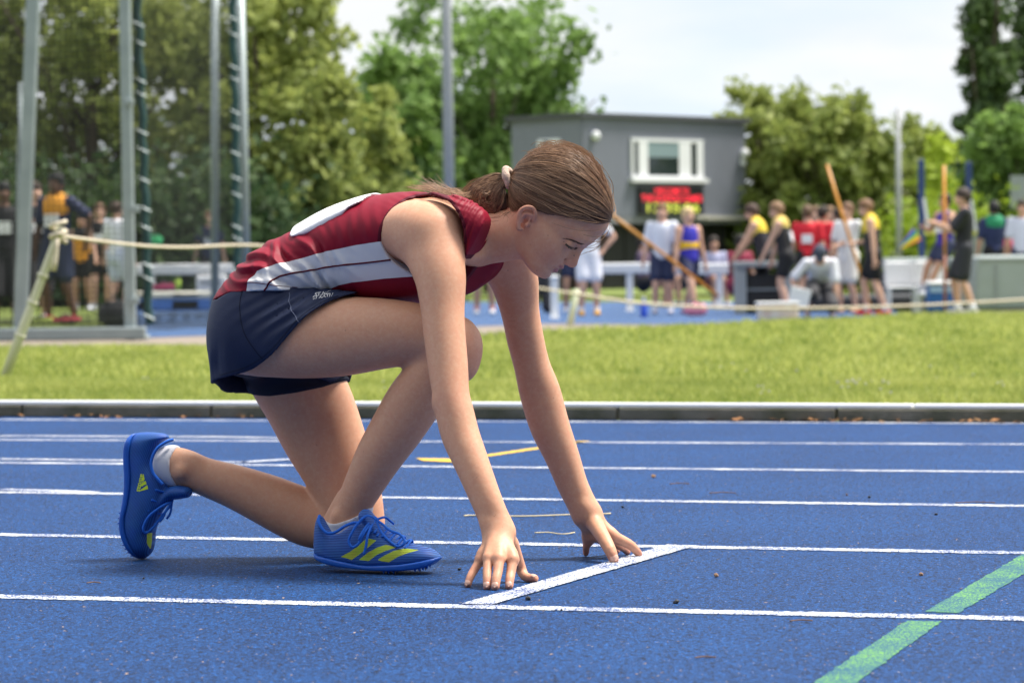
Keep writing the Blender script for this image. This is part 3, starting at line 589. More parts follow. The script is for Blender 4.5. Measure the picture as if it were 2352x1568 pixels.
def net(x0, x1, y0, y1, Y0, Y1, step, r, sag, par=cage, nm='net'):
    a0, a1, b0 = at(x0, y1, Y0), at(x1, y1, Y1), at(x0, y0, Y0); W_ = np.linalg.norm((a1 - a0)[:2]); H_ = b0[2] - a0[2]; nu, nv_ = int(W_ / step), int(H_ / step); e = (a1 - a0) / W_; e[2] = 0; v = []; f = []
    def P(u, w): return np.array(rel(a0)) + e * (u * W_) + np.array((0, sag * math.sin(math.pi * u) * math.sin(w * 5), w * H_ + .012 * math.sin(u * 40 + w * 9)))
    def cord(pts):
        for p, q in zip(pts[:-1], pts[1:]):
            d = q - p; d /= np.linalg.norm(d); s1 = np.cross(d, (0, 1, 0)); s1 /= np.linalg.norm(s1); s2 = np.array((0, 1.0, 0)); i0 = len(v)
            for c in (p, q): v.extend([tuple(c + s1 * r), tuple(c + s2 * r), tuple(c - s1 * r), tuple(c - s2 * r)])
            f.extend([(i0 + k, i0 + (k + 1) % 4, i0 + 4 + (k + 1) % 4, i0 + 4 + k) for k in range(4)])
    for i in range(nu + 1): cord([P(i / nu, t) for t in np.linspace(0, 1, 8)])
    for j in range(nv_ + 1): cord([P(t, j / nv_) for t in np.linspace(0, 1, 6)])
    return tag(mesh_obj(nm, v, f, m_net, par), kind='stuff')
net(-180, 330, -40, 768, YC + .3, YC + .3, .05, .005, .08); net(330, 570, -40, 745, 30, 33, .05, .0026, .05)
net(-180, 560, 738, 775, YC + .7, 31, .028, .004, .02, nm='net_skirt')
for (x0, y0, x1, y1, Y) in ((314, -40, 342, 745, YC + .4), (534, -40, 546, 640, 32.5)):
    a, b = np.array(at(x0, y0, Y)), np.array(at(x1, y1, Y)); n = 40; m_ = MB(); m_.tube([rel(a + (b - a) * i / n + np.array((math.sin(i * 1.3) * .012, 0, 0))) for i in range(n + 1)], .042, 7); m_.build('gathered_net', m_rope_g, cage, True)
    for i in range(13): t = (i + .5 + .25 * math.sin(i * 2.7)) / 13; c = a + (b - a) * t; m_ = MB(); m_.tube([rel(c + np.array((-.05, -.05, .03))), rel(c + np.array((.06, -.05, -.025)))], .008, 5); m_.build('tie', m_galv, cage)
# ------------------------------------------------------------------ rope and leaning posts
m_post = mat('cream_post', srgb(206, 204, 182), .6, .3, noise=(12, .5, srgb(180, 176, 150))); m_ropew = mat('cream_rope', srgb(214, 204, 186), .8, .2, noise=(60, .6, srgb(170, 150, 128)))
b0 = ground_at(10, 868); Yp = b0[1]; t0 = at(140, 522, Yp)
rp = empty('rope_post', tuple(b0)); tag(rp, 'leaning cream rope post in front of the throwing cage', 'post', 'rope posts'); d = t0 - b0
m_ = MB(); m_.tube([tuple(d * t) for t in (-.03, .3, .6, .9, .97, 1.0)], [.028, .03, .026, .024, .03, .028], 12); m_.build('stake', m_post, rp, True)
for t in (.28, .5, .68): m_ = MB(); m_.tube([tuple(d * (t - .012)), tuple(d * (t + .012))], .034, 12); m_.build('collar', m_post, rp, True)
kt = at(134, 545, Yp); m_ = MB(); m_.tube([tuple(kt - b0 + np.array((math.cos(a) * .045, math.sin(a) * .045, .01 * a - .03))) for a in np.linspace(0, 12.5, 26)], .015, 6); m_.build('knot', m_ropew, rp, True)
m_ = MB(); m_.tube([tuple(at(x, y, Yp - .05) - b0) for x, y in ((132, 548), (130, 570), (126, 600), (122, 622))], [.013, .013, .017, .02], 7); m_.build('rope_end', m_ropew, rp, True)
def rope(name, pts, r, label):
    P = [at(x, y, Y) for x, y, Y in pts]; o0 = P[0]; m_ = MB(); m_.tube([tuple(p - o0) for p in catmull(P, 8)], r, 6); o = m_.build(name, m_ropew, None, True); o.location = o0; tag(o, label, 'rope', 'barrier ropes'); return o
rope('rope', [(134, 541, Yp), (300, 562, 20), (420, 568, 21.5), (620, 566, 24), (900, 610, 27.5), (1320, 674, 33)], .0105, 'cream rope stretched from the leaning post towards the runner')
rope('rope', [(1320, 674, 33), (1450, 694, 33.5), (1600, 704, 34), (1750, 708, 34.5), (2000, 705, 35), (2200, 697, 35.5), (2420, 684, 36)], .016, 'cream rope sagging in front of the vaulters on the right')
b1 = ground_at(1308, 748); r2 = empty('rope_post', tuple(b1)); tag(r2, 'short pale rope post just right of the runner\'s far arm', 'post', 'rope posts'); m_ = MB(); t1_ = at(1326, 664, b1[1]); m_.tube([(0, 0, -.02), tuple((t1_ - b1) * .5), tuple(t1_ - b1)], [.045, .04, .034], 10); m_.build('stake', mat('pale_green_post', srgb(206, 212, 178), .6), r2, True); m_ = MB(); m_.tube([tuple((t1_ - b1) * .86), tuple((t1_ - b1) * .92)], .044, 10); m_.build('collar', m_post, r2, True)
# ------------------------------------------------------------------ the kneeling runner
TH = math.radians(16.5)
GF = np.array((math.cos(TH), -math.sin(TH), 0)); GL = np.array((math.sin(TH), math.cos(TH), 0))
GO = np.array((-0.277, 6.32, 0.0))
runner = empty('person', tuple(GO), -TH)
tag(runner, 'girl in maroon vest and navy skort kneeling with fingertips on the blue track', 'person')
def G(x, y, l):                         # measured pixel -> runner's own frame (s forward, l away from the camera, z up) on the plane l
    d = ray(x, y); t = (l - (CAM - GO) @ GL) / (d @ GL); p = CAM + d * t - GO
    return np.array((p @ GF, l, p[2]))
def GG(x, y, z):                        # pixel -> runner's frame on the level z
    p = on_z(x, y, z) - GO; return np.array((p @ GF, p @ GL, p[2]))
def dep(p):                             # metres per pixel at a point of the runner's frame
    w = GO + GF * p[0] + GL * p[1]; return w[1] / FPX
def rows(lst, off=0.0):
    out = []
    for (x, y, l, rn, rl) in lst:
        p = G(x, y, l); k = dep(p); out.append((*p, rn * k + off, rl * k + off))
    return out
def gp(poly, l): return np.array([G(x, y, l)[[0, 2]] for x, y in poly])

T_TORSO = [(578, 790, 0, 76, 140), (602, 728, 0, 88, 150), (660, 658, 0, 86, 138), (740, 592, 0, 80, 122), (830, 552, 0, 84, 130),
           (915, 536, 0, 87, 142), (990, 531, 0, 82, 140), (1048, 528, 0, 64, 105), (1092, 528, 0, 50, 62)]
T_NECK = [(1070, 540, 0, 62, 62), (1125, 545, 0, 60, 56), (1190, 535, 0, 60, 55)]
T_ARM_N = [(985, 552, -.125, 74, 52), (1000, 590, -.145, 68, 52), (1012, 640, -.165, 60, 50), (1017, 713, -.185, 51, 45), (1021, 768, -.2, 49, 43),
           (1029, 841, -.22, 47, 41), (1036, 905, -.238, 43, 40), (1045, 950, -.248, 45, 40), (1058, 1000, -.26, 45, 38), (1078, 1050, -.275, 42, 36),
           (1096, 1095, -.288, 39.5, 33), (1120, 1155, -.302, 37, 28), (1138, 1198, -.308, 37, 25), (1148, 1228, -.312, 39, 22)]
T_ARM_F = [(1155, 585, .10, 66, 52), (1180, 640, .135, 57, 50), (1194, 712, .155, 45, 44), (1207, 780, .168, 43, 40), (1222, 840, .178, 42, 39),
           (1240, 900, .186, 48, 40), (1262, 976, .192, 46.5, 40), (1290, 1045, .197, 40.5, 36), (1314, 1110, .2, 36, 31), (1335, 1155, .2, 34.5, 27),
           (1348, 1180, .2, 34, 25)]
T_THIGH_N = [(598, 765, -.075, 100, 84), (700, 769, -.085, 100, 84), (790, 771, -.088, 92, 80), (880, 766, -.085, 81, 73), (960, 767, -.082, 71, 65),
             (1022, 780, -.08, 67, 60), (1046, 795, -.08, 62, 56)]
T_SHIN_N = [(1044, 800, -.08, 56, 54), (1002, 850, -.08, 58, 55), (955, 915, -.078, 65, 58), (915, 978, -.074, 62, 56), (872, 1045, -.068, 55, 51),
            (838, 1108, -.062, 47, 42), (812, 1160, -.056, 41, 35), (797, 1195, -.052, 40, 34), (790, 1232, -.05, 42, 34)]
T_THIGH_F = [(635, 785, .08, 100, 86), (668, 850, .09, 105, 88), (706, 919, .095, 103, 86), (740, 995, .1, 97, 80), (783, 1090, .1, 83, 70),
             (803, 1150, .1, 77, 66), (813, 1200, .1, 72, 62)]
T_SHIN_F = [(802, 1212, .1, 62, 58), (712, 1190, .1, 66, 58), (660, 1169, .095, 63.5, 56), (614, 1148, .09, 59.5, 52), (541, 1118, .08, 51, 46),
            (470, 1094, .066, 44, 40), (425, 1076, .05, 45, 36), (392, 1070, .042, 46, 34)]
def TB(l, off=0.0, **k): return Tube(rows(l, off), **k)

# hands: (joint list) tip contacts are taken on the ground
def finger(js, r, k=3):
    return Tube([(*p, rr, rr) for p, rr in zip(js, r)], n=k)
def lerp(a, b, t): return a + (b - a) * t
HN_tips = {'pinky': GG(1074.6, 1341, .006), 'ring': GG(1118.8, 1346, .0065), 'middle': GG(1138, 1346.5, .007), 'index': GG(1169.5, 1345, .0065), 'thumb': GG(1228, 1328, .008)}
lN = HN_tips['middle'][1]
HN = {}
for nm, mcp, pip, dl, r in (('pinky', (1105, 1284), (1088.7, 1309), .036, (.0095, .0085, .008, .0072)), ('ring', (1123, 1281), (1119.5, 1307), .043, (.0105, .0093, .0087, .008)),
                            ('middle', (1146, 1282), (1143.8, 1310), .044, (.011, .0096, .009, .0082)), ('index', (1178, 1284), (1173.3, 1314), .042, (.0108, .0095, .009, .0082))):
    tip = HN_tips[nm]; A = G(*mcp, tip[1] + dl); B = G(*pip, tip[1] + dl * .56)
    D = lerp(B, tip, .62) + np.array((0, 0, .003))
    HN[nm] = (finger([A, B, D, tip], r), [A, B, D, tip])
tt = HN_tips['thumb']; A = G(1174, 1250, -.295); B = G(1194, 1300, tt[1] + .014); D = G(1206, 1323, tt[1] + .006)
HN['thumb'] = (finger([A, B, D, tt], (.016, .0115, .0095, .008)), [A, B, D, tt])
wN = G(1146, 1222, -.312)
palmN = [finger([wN, HN[n][1][0]], (.020, .0132), 2) for n in ('pinky', 'ring', 'middle', 'index')] + \
        [finger([lerp(HN['pinky'][1][0], wN, .18), lerp(HN['index'][1][0], wN, .18)], (.0125, .0125), 2)]
HF_tips = {'thumb': GG(1410, 1284, .008), 'index': GG(1467, 1271, .007), 'middle': GG(1441, 1267, .007), 'ring': GG(1417, 1265, .007), 'pinky': GG(1345.8, 1270, .007)}
lF = HF_tips['thumb'][1]; HF = {}
for nm, mcp, pip, la, lb, r in (('index', (1410, 1232), (1443, 1248), .205, .2, (.0125, .0108, .0095, .0082)), ('middle', (1398, 1232), (1420, 1251), .225, .225, (.0105, .0092, .0082, .007)),
                                ('ring', (1380, 1236), (1396, 1250), .24, .24, (.0102, .009, .008, .0068)), ('pinky', (1352, 1240), (1347, 1253), .235, .225, (.0098, .0082, .0075, .0065))):
    tip = HF_tips[nm]; A = G(*mcp, la); B = G(*pip, lerp(lb, tip[1], .5)); D = lerp(B, tip, .6) + np.array((0, 0, .002))
    HF[nm] = (finger([A, B, D, tip], r), [A, B, D, tip])
tt = HF_tips['thumb']; A = G(1368, 1205, .18); B = G(1386, 1234, lerp(.17, tt[1], .5)); D = G(1401, 1262, tt[1] + .004)
HF['thumb'] = (finger([A, B, D, tt], (.018, .015, .0132, .0105)), [A, B, D, tt])
wF = G(1350, 1182, .2)
palmF = [finger([wF, HF[n][1][0]], (.020, .0125), 2) for n in ('pinky', 'ring', 'middle', 'index')] + \
        [finger([lerp(HF['pinky'][1][0], wF, .12), lerp(HF['index'][1][0], wF, .12)], (.0125, .0125), 2)]

# head: lofted sections in the head's own frame (f forward, y lateral, u up), numbers in pixels of the photo
HE = G(1213, 505, 0.0); HK = dep(HE)
HYAW = math.radians(11)
_hf = np.array((.629, 0, -.777)); _hu = np.array((.777, 0, .629))
_cy, _sy = math.cos(HYAW), math.sin(HYAW)
_rot = np.array(((_cy, -_sy, 0), (_sy, _cy, 0), (0, 0, 1)))          # turn about the vertical
Hf, Hy, Hu = _rot @ _hf, _rot @ np.array((0, 1.0, 0)), _rot @ _hu
HR = np.stack((Hf, Hy, Hu), -1)
def H(f, y, u): return HE + HR @ (np.array((f, y, u)) * HK)
KN = np.array([  # u, front, back, half width, widest f
    (-69, 100, 74, 12, 88), (-64, 117, 52, 32, 80), (-56, 126, 30, 42, 70), (-44, 130.5, 8, 50, 55), (-34, 128, -12, 55, 45), (-20, 129, -36, 62, 36),
    (-4, 130, -58, 67, 32), (14, 127, -76, 70, 24), (34, 122, -92, 69, 8), (56, 127, -102, 71, 2), (80, 134.5, -106, 74, 0), (116, 134, -104, 77, -2),
    (140, 124, -94, 76, -4), (160, 107, -79, 70, -4), (178, 81, -58, 56, -4), (188, 55, -38, 40, -2), (193, 36, -24, 27, 0), (196, 14, -8, 11, 0)], float)
_kx = catmull(KN, 8)
def head_loft(P, ex=(0, 0, 0)):
    q = (P - HE) @ HR / HK; f, y, u = q[..., 0], q[..., 1], q[..., 2]
    uc = np.clip(u, -69, 196)
    fr, bk, w, fc = (np.interp(uc, _kx[:, 0], _kx[:, i]) for i in (1, 2, 3, 4))
    fr = fr + ex[0]; bk = bk - ex[1]; w = w + ex[2]
    a = np.where(f > fc, fr - fc, fc - bk); x = np.abs(f - fc) / a; yy = np.abs(y) / w
    p = np.where(f > fc, 2.25, 2.0); k = (x ** p + yy ** p) ** (1 / p)
    r = np.minimum(a, w); d = (k - 1) * r * np.where(f > fc, .95, .9)
    dv = np.abs(u - uc); return np.where(dv > 0, np.sqrt(np.maximum(d, 0) ** 2 + dv * dv), d) * HK
hb_lo = HE - .25; hb_hi = HE + .25
def HEl(c, r): return Ell(H(*c), np.array(r) * HK, HR)
def HT(pts, n=4): return Tube([(*H(*p[:3]), p[3] * HK, p[3] * HK) for p in pts], n=n)
head = Fn(head_loft, (HE - .24, HE + .24))
def both(fn): return [fn(-1), fn(1)]
head = U(.02, head, *both(lambda g: HEl((106, g * 26, 67), (17, 24, 8))))
head = Sub(.012, head, *both(lambda g: HEl((133, g * 33, 39), (15, 17, 8))))
head = U(.004, head, *both(lambda g: HEl((104, g * 33, 40), (15, 17, 13))))
head = U(.008, head, HT([(121, 0, 66, 9), (124, 0, 52, 8.5), (130, 0, 38, 9), (136.5, 0, 25, 10), (141, 0, 16, 11.5)]), HEl((122, 0, 20), (16, 15, 22)))
head = U(.004, head, *both(lambda g: HEl((130, g * 10, 8), (10.5, 6.5, 8))), HEl((136, 0, 9), (10, 6, 6)))
head = U(.005, head, HEl((129, 0, -9), (9, 19, 4.6)), HEl((126, 0, -24), (9, 16, 5.6)), HEl((121.5, 0, -49), (9, 15, 11)))
def mouth(g): return HT([(136, 0, -16, 1.5), (133, g * 12, -16.5, 1.5), (124, g * 23, -20, 1.4), (118, g * 27, -23, 1.0)])
head = Sub(.002, head, *both(mouth), *both(lambda g: HEl((137, g * 5.5, 2.5), (5, 3.2, 3))), *both(lambda g: HT([(125, g * 18.5, 10, 1.3), (120, g * 20, 2, 1.3)])),
           *both(lambda g: HT([(119.5, g * 20, 40, 1.0), (119.5, g * 32, 37, 1.0), (113, g * 44, 36, 1.0)])))
def ear(sg):
    y = sg * 71
    rim = HT([(14, y - sg * 2, 14, 4), (6, y + sg * 6, 27, 4.2), (-9, y + sg * 11, 30, 4.6), (-20, y + sg * 13, 19, 4.8), (-21, y + sg * 11, 3, 4.8), (-10, y + sg * 7, -12, 5), (4, y + sg * 2, -24, 6.5), (12, y - sg * 3, -20, 4)])
    bowl = HEl((-6, y + sg * 3, 6), (16, 4, 20)); tr = HEl((12, y, -4), (5, 5, 8)); anti = HT([(2, y + sg * 6, 18, 3), (-10, y + sg * 8, 8, 3.2), (-6, y + sg * 6, -8, 3)])
    return Sub(.003, U(.004, rim, bowl, tr, anti), HEl((2, y + sg * 6, 0), (7, 5, 9)))
head = U(.004, head, ear(-1), ear(1))
neck = TB(T_NECK)
torso = U(.03, TB(T_TORSO), neck)
shN = Ell(G(975, 528, -.105), (.082, .062, .060)); shF = Ell(G(1010, 528, .09), (.08, .06, .06))
clav = Tube(rows([(1040, 575, -.12, 26, 26), (1085, 585, -.05, 24, 26), (1085, 585, .05, 24, 26), (1110, 590, .11, 28, 28)]), n=3)
kneeN = Ell(G(1062, 806, -.08), (.040, .048, .066)); kneeF = Ell(G(820, 1215, .1), (.05, .05, .055))
elbN = Ell(G(1013, 925, -.245), (.018, .02, .022))
wristN = Ell(G(1118, 1200, -.318), (.012, .012, .014)); wristF = Ell(G(1338, 1160, .185), (.012, .012, .014))
ankN = Ell(G(775, 1190, -.074), (.013, .012, .016)); ankF = Ell(G(414, 1084, .018), (.014, .011, .014)); achN = Tube(rows([(790, 1140, -.05, 18, 14), (757, 1190, -.05, 14, 13), (748, 1225, -.05, 18, 16)]), n=3)
armN = U(.012, TB(T_ARM_N), elbN, wristN); armF = U(.012, TB(T_ARM_F), wristF)
handN = U(.009, *palmN); handF = U(.009, *palmF)
handN = U(.0045, handN, *[HN[n][0] for n in HN]); handF = U(.0045, handF, *[HF[n][0] for n in HF])
armN = U(.022, armN, handN); armF = U(.022, armF, handF)
headneck = U(.02, head, torso)
trunk = U(.03, headneck, U(.03, shN, shF), clav)
legN = U(.014, TB(T_THIGH_N), U(.012, TB(T_SHIN_N), kneeN, ankN, achN)); legF = U(.008, U(.02, TB(T_THIGH_F), kneeF), U(.012, TB(T_SHIN_F), ankF))
legs = U(.02, TB(T_TORSO[:3]), legN); legs2 = U(.02, TB(T_TORSO[:3]), legF)
bodyN = U(.032, trunk, armN); bodyF = U(.032, trunk, armF)
body_sdf = U(.0, bodyN, bodyF, legs, legs2)
BB = (np.array((-.64, -.44, -.004)), np.array((.56, .36, .93)))
def ctx1(P): P = np.asarray(P, np.float32); return Ctx(P[:, None, :], P, .02)
def near_surf(node, S, Z, l0=-.32, l1=.12, n=110, off=0.0):
    """first surface met from the camera side along the runner's lateral axis, at (s, z)"""
    S = np.asarray(S, float).ravel(); Z = np.asarray(Z, float).ravel(); ls = np.linspace(l0, l1, n)
    P = np.stack([np.repeat(S, n), np.tile(ls, len(S)), np.repeat(Z, n)], -1)
    D = node(ctx1(P))[:, 0].reshape(len(S), n); hit = D < 0; i = np.where(hit.any(1), hit.argmax(1), n - 1); i = np.maximum(i, 1); r = np.arange(len(S))
    a, b = D[r, i - 1], D[r, i]; t = np.clip(a / np.where(np.abs(a - b) < 1e-9, 1, a - b), 0, 1)
    return np.stack([S, ls[i - 1] + t * (ls[1] - ls[0]) - off, Z], -1)
m_skin = mat('skin', (.68, .345, .205), .5, .36, sub=.05, noise=(9, .55, (.57, .30, .19)), bump=(520, .16, .0006))
def skin_layers(m):
    t = m.node_tree; b = t.nodes['Principled BSDF']; src = b.inputs['Base Color'].links[0].from_socket; tc = t.nodes.new('ShaderNodeTexCoord')
    for sc, lo_, hi_, amt, cc in ((48, .42, .68, .38, (.60, .27, .17, 1)), (130, .45, .7, .30, (.70, .45, .31, 1)), (330, .60, .72, .35, (.45, .22, .14, 1)), (90, .73, .76, .5, (.33, .15, .09, 1))):
        n = t.nodes.new('ShaderNodeTexNoise'); n.inputs['Scale'].default_value = sc; n.inputs['Detail'].default_value = 3; r = t.nodes.new('ShaderNodeMapRange'); r.inputs['From Min'].default_value = lo_; r.inputs['From Max'].default_value = hi_; r.inputs['To Max'].default_value = amt
        x = t.nodes.new('ShaderNodeMix'); x.data_type = 'RGBA'; x.inputs['B'].default_value = cc; t.links.new(tc.outputs['Object'], n.inputs['Vector']); t.links.new(n.outputs['Fac'], r.inputs['Value']); t.links.new(r.outputs['Result'], x.inputs['Factor']); t.links.new(src, x.inputs['A']); src = x.outputs['Result']
    t.links.new(src, b.inputs['Base Color'])
skin_layers(m_skin)
# finer cells on head and hands, same surface throughout
h_lo, h_hi = HE + np.array((-.075, -.12, -.135)), HE + np.array((.185, .12, .19))
FINE = [(h_lo, h_hi)]
for tips, w in ((HN, wN), (HF, wF)):
    pts = np.concatenate([np.array(tips[n][1]) for n in tips] + [w[None]]); FINE.append((pts.min(0) - .02, pts.max(0) + np.array((.02, .02, -.005))))
def in_box(p, b, e=0.0): return ((p > b[0] - e) & (p < b[1] + e)).all(-1)
pv, pf = [], []; nv = 0
V_, F_ = polygonize(body_sdf, *BB, VOX); V_ = relax(V_, F_, 3, .5); c = V_[F_].mean(1)
keep = ~np.any([in_box(c, b, -.001) for b in FINE], 0); pv.append(V_); pf.append(F_[keep]); nv += len(V_)
for b in FINE:
    V_, F_ = polygonize(body_sdf, b[0] - .006, b[1] + .006, FVOX); V_ = relax(V_, F_, 1, .4); k = in_box(V_[F_].mean(1), b, .0015)
    pv.append(V_); pf.append(F_[k] + nv); nv += len(V_)
bv = np.concatenate(pv); bf = np.concatenate(pf); u_, inv_ = np.unique(bf, return_inverse=True); bv = bv[u_]; bf = inv_.reshape(bf.shape)
body = mesh_obj('body', bv, bf, m_skin, runner, True)
# colour of the skin itself: lips, knuckles, ears, knees a little redder
q_ = (bv - HE) @ HR / HK
red = np.zeros(len(bv), np.float32)
lipd = np.minimum(((q_[:, 0] - 131) / 11) ** 2 + (q_[:, 1] / 23) ** 2 + ((q_[:, 2] + 9.5) / 6) ** 2, ((q_[:, 0] - 128) / 11) ** 2 + (q_[:, 1] / 20) ** 2 + ((q_[:, 2] + 24) / 7.5) ** 2)
lip = np.clip((1.25 - lipd) / .5, 0, 1)
for c_, r_, a_ in [(H(-6, -75, 5), .04, .55), (H(138, 0, 14), .022, .4), (H(95, -45, -2), .035, .25), (G(1085, 800, -.08), .05, .35), (G(1036, 915, -.25), .04, .3), (G(820, 1235, .1), .06, .3)] + \
        [(j, .014, .5) for h in (HN, HF) for n in h for j in (h[n][1][0], h[n][1][1])] + [(h[n][1][3], .02, .6) for h in (HN, HF) for n in h]:
    d_ = np.linalg.norm(bv - c_, axis=1); red = np.maximum(red, a_ * np.exp(-(d_ / r_) ** 2 * 1.6))
for nm_, arr in (('red', red), ('lip', lip.astype(np.float32))):
    at_ = body.data.attributes.new(nm_, 'FLOAT', 'POINT'); at_.data.foreach_set('value', arr.astype(np.float32))
t_ = m_skin.node_tree; bs_ = t_.nodes['Principled BSDF']; src = bs_.inputs['Base Color'].links[0].from_socket
for nm_, cc in (('red', (.58, .20, .145, 1)), ('lip', (.46, .18, .155, 1))):
    an = t_.nodes.new('ShaderNodeAttribute'); an.attribute_name = nm_; mx = t_.nodes.new('ShaderNodeMix'); mx.data_type = 'RGBA'; mx.inputs['B'].default_value = cc
    t_.links.new(an.outputs['Fac'], mx.inputs['Factor']); t_.links.new(src, mx.inputs['A']); src = mx.outputs['Result']
t_.links.new(src, bs_.inputs['Base Color'])
# nails
m_nail = mat('nail', (.66, .40, .31), .3, .5)
def nail(js, w, ln, side):
    D, T = js[2], js[3]; d = T - D; d /= np.linalg.norm(d); n = np.asarray(side, float); n = n - d * (n @ d); n /= np.linalg.norm(n); b = np.cross(d, n)
    c = lerp(D, T, .93); V = []; F = []; nu, nw = 7, 7
    for i in range(nu):
        for j in range(nw):
            a = -1 + 2 * i / (nu - 1); e = -1 + 2 * j / (nw - 1); wl = math.sqrt(max(0, 1 - abs(a) ** 3.5)) if True else 1
            rad = w * 1.26; V.append(c + d * (a * ln) + b * (math.sin(e * .95) * rad * wl) + n * (math.cos(e * wl * .95) * rad + .0002 - .0016 * max(0, a)))
    for i in range(nu - 1):
        for j in range(nw - 1): F.append((i * nw + j, i * nw + j + 1, (i + 1) * nw + j + 1, (i + 1) * nw + j))
    o = mesh_obj('fingernail', V, F, m_nail, runner, True); s_ = o.modifiers.new('thick', 'SOLIDIFY'); s_.thickness = .0006
for nm in ('pinky', 'ring', 'middle', 'index'): nail(HN[nm][1], .0068 if nm != 'pinky' else .006, .0062, (0.0, -.75, .75))
nail(HN['thumb'][1], .0068, .0065, (.2, -.3, .95)); nail(HF['thumb'][1], .0095, .0078, (.25, -.8, .55)); nail(HF['index'][1], .0066, .006, (.5, .1, .85))
# brow, lashes, moles
m_lash = mat('lash_hair', (.035, .022, .016), .5); m_brow = mat('brow_hair', (.20, .115, .075), .6)
def face_pts(px, off=.0003): g = np.array([G(x, y, -.03)[[0, 2]] for x, y in px]); return near_surf(head, g[:, 0], g[:, 1], l0=-.13, l1=.0, n=48, off=off)
rr = random.Random(3); ln = catmull(np.array([(1299.5, 559), (1304, 563.5), (1310, 567.5), (1318, 569.5)]), 12); mb = MB(); n_ = len(ln)
r0 = face_pts(ln, .0002)
for i in range(n_):
    t = i / (n_ - 1); e = G(ln[i, 0] + lerp(-1.5, 2.5, t) + rr.uniform(-.6, .6), ln[i, 1] + lerp(4.0, 5.5, math.sin(t * 3.1)) + rr.uniform(-.8, .8), r0[i, 1] - .0025)
    mb.tube([r0[i], (r0[i] + e) / 2 + np.array((0, -.0006, -.0006)), e], [.00045, .00035, .00012], 4)
mb.tube(r0 + np.array((0, -.0002, 0)), .00055, 5); mb.build('eyelashes', m_lash, runner)
mb = MB(); bc = catmull(np.array([(1297, 549), (1309, 551), (1320, 555), (1333, 561.5), (1346, 567)]), 20); q0 = []; q1 = []
for i in range(190):
    t = rr.random() ** .6; k = t * (len(bc) - 1); c_ = bc[int(k)]; w_ = 2.4 * (.35 + .65 * t) ; x, y = c_[0] + rr.uniform(-1.5, 1.5), c_[1] + rr.uniform(-w_, w_); q0.append((x, y)); q1.append((x - rr.uniform(4, 7), y - rr.uniform(1.0, 3.2)))
q0, q1 = face_pts(q0, .0001), face_pts(q1, .0005)
for a_, b_ in zip(q0, q1):
    if np.linalg.norm(a_ - b_) < .014 and max(a_[1], b_[1]) < -.006: mb.tube([a_, (a_ + b_) / 2 + np.array((0, -.0003, 0)), b_], [.0003, .00028, .0001], 3)
mb.build('eyebrow', m_brow, runner)
m_mole = mat('mole', (.14, .055, .04), .5)
for x, y, r in ((1268, 555, .0011), (1281, 587, .0013), (1107, 622, .0011), (1205, 622, .0008), (1125.5, 1153, .0013), (1118, 1190, .0011)):
    p = near_surf(body_sdf, *[[v] for v in G(x, y, -.12 if y < 1000 else -.31)[[0, 2]]])[0]
    v, f = lathe([(r, 0), (r * .7, .0005), (r * .1, .0008)], 8); o = mesh_obj('mole', np.array(v), f, m_mole, runner); o.location = p; o.rotation_euler = (math.radians(90), 0, 0)
# ---- clothes
m_maroon = mat('maroon_jersey', srgb(130, 14, 40), .55, .2, noise=(30, .4, srgb(116, 10, 32)), bump=(900, .05, .0004))
m_maroon_d = mat('maroon_binding', srgb(84, 8, 28), .6, .2, bump=(900, .1, .0004))
m_wht_j = mat('white_jersey', (.70, .69, .70), .5, .3, sheen=.1, bump=(900, .05, .0004))
m_navy = mat('navy_cloth', srgb(37, 45, 71), .62, .25, noise=(30, .4, srgb(31, 38, 62)), bump=(900, .06, .0004))
m_navy_d = mat('dark_navy_cloth', srgb(19, 22, 40), .7, .25, bump=(700, .1, .0005))
def rid(x): x = np.sin(x); return x * x * np.sign(x) * .6 + .4 * x
def gmask(P, x, y, l, rs): c = G(x, y, l); return np.exp(-(((P[..., 0] - c[0]) / rs[0]) ** 2 + ((P[..., 2] - c[2]) / rs[1]) ** 2))
def folds(P, dirpx, wav, warp=.3):
    e = np.array((dirpx[0], -dirpx[1])); e = e / np.linalg.norm(e); n = np.array((-e[1], e[0])); a = P[..., 0] * n[0] + P[..., 2] * n[1]; b = P[..., 0] * e[0] + P[..., 2] * e[1]
    return rid(2 * math.pi * a / wav + warp * np.sin(b * 38 + a * 25) * 3 + 1.5 * np.sin(b * 13 + 1.0) + P[..., 1] * 20)
def gps(l, d): l = np.array(l, float); return gp(np.concatenate([catmull(l[:-2], 3), l[-2:]]), d)
HEM_V = gp([(440, 705), (511, 683), (545, 671), (620, 667), (675, 667), (745, 672), (800, 690), (900, 740), (900, 1000), (440, 1000)], -.1)
ARM_P = gp([(880, 556), (886, 520), (900, 485), (924, 458), (950, 450), (972, 448.5), (1005, 452), (1032, 461), (1054, 480), (1070, 508), (1073, 540), (1071, 600), (1068, 640), (1056, 700), (985, 668), (946, 633), (905, 603), (888, 580)], -.12); ARM_P = catmull(np.concatenate([ARM_P, ARM_P[:1]]), 3)[:-1]
ARM_PF = gp([(930, 556), (936, 520), (950, 485), (974, 462), (1010, 452), (1050, 456), (1085, 480), (1110, 520), (1118, 560), (1115, 640), (1100, 720), (1030, 690), (990, 640), (950, 600)], .12)
COL_N = gps([(1092, 440), (1110, 462), (1131, 486), (1136, 507), (1127, 532), (1110, 566), (1092, 597), (1075, 624), (1040, 672), (1030, 720), (1400, 720), (1400, 440)], -.06)
COL_F = gps([(1110, 440), (1120, 462), (1131, 486), (1143, 520), (1155, 570), (1158, 606), (1130, 640), (1100, 668), (1079, 685), (1060, 720), (1400, 720), (1400, 440)], .06)
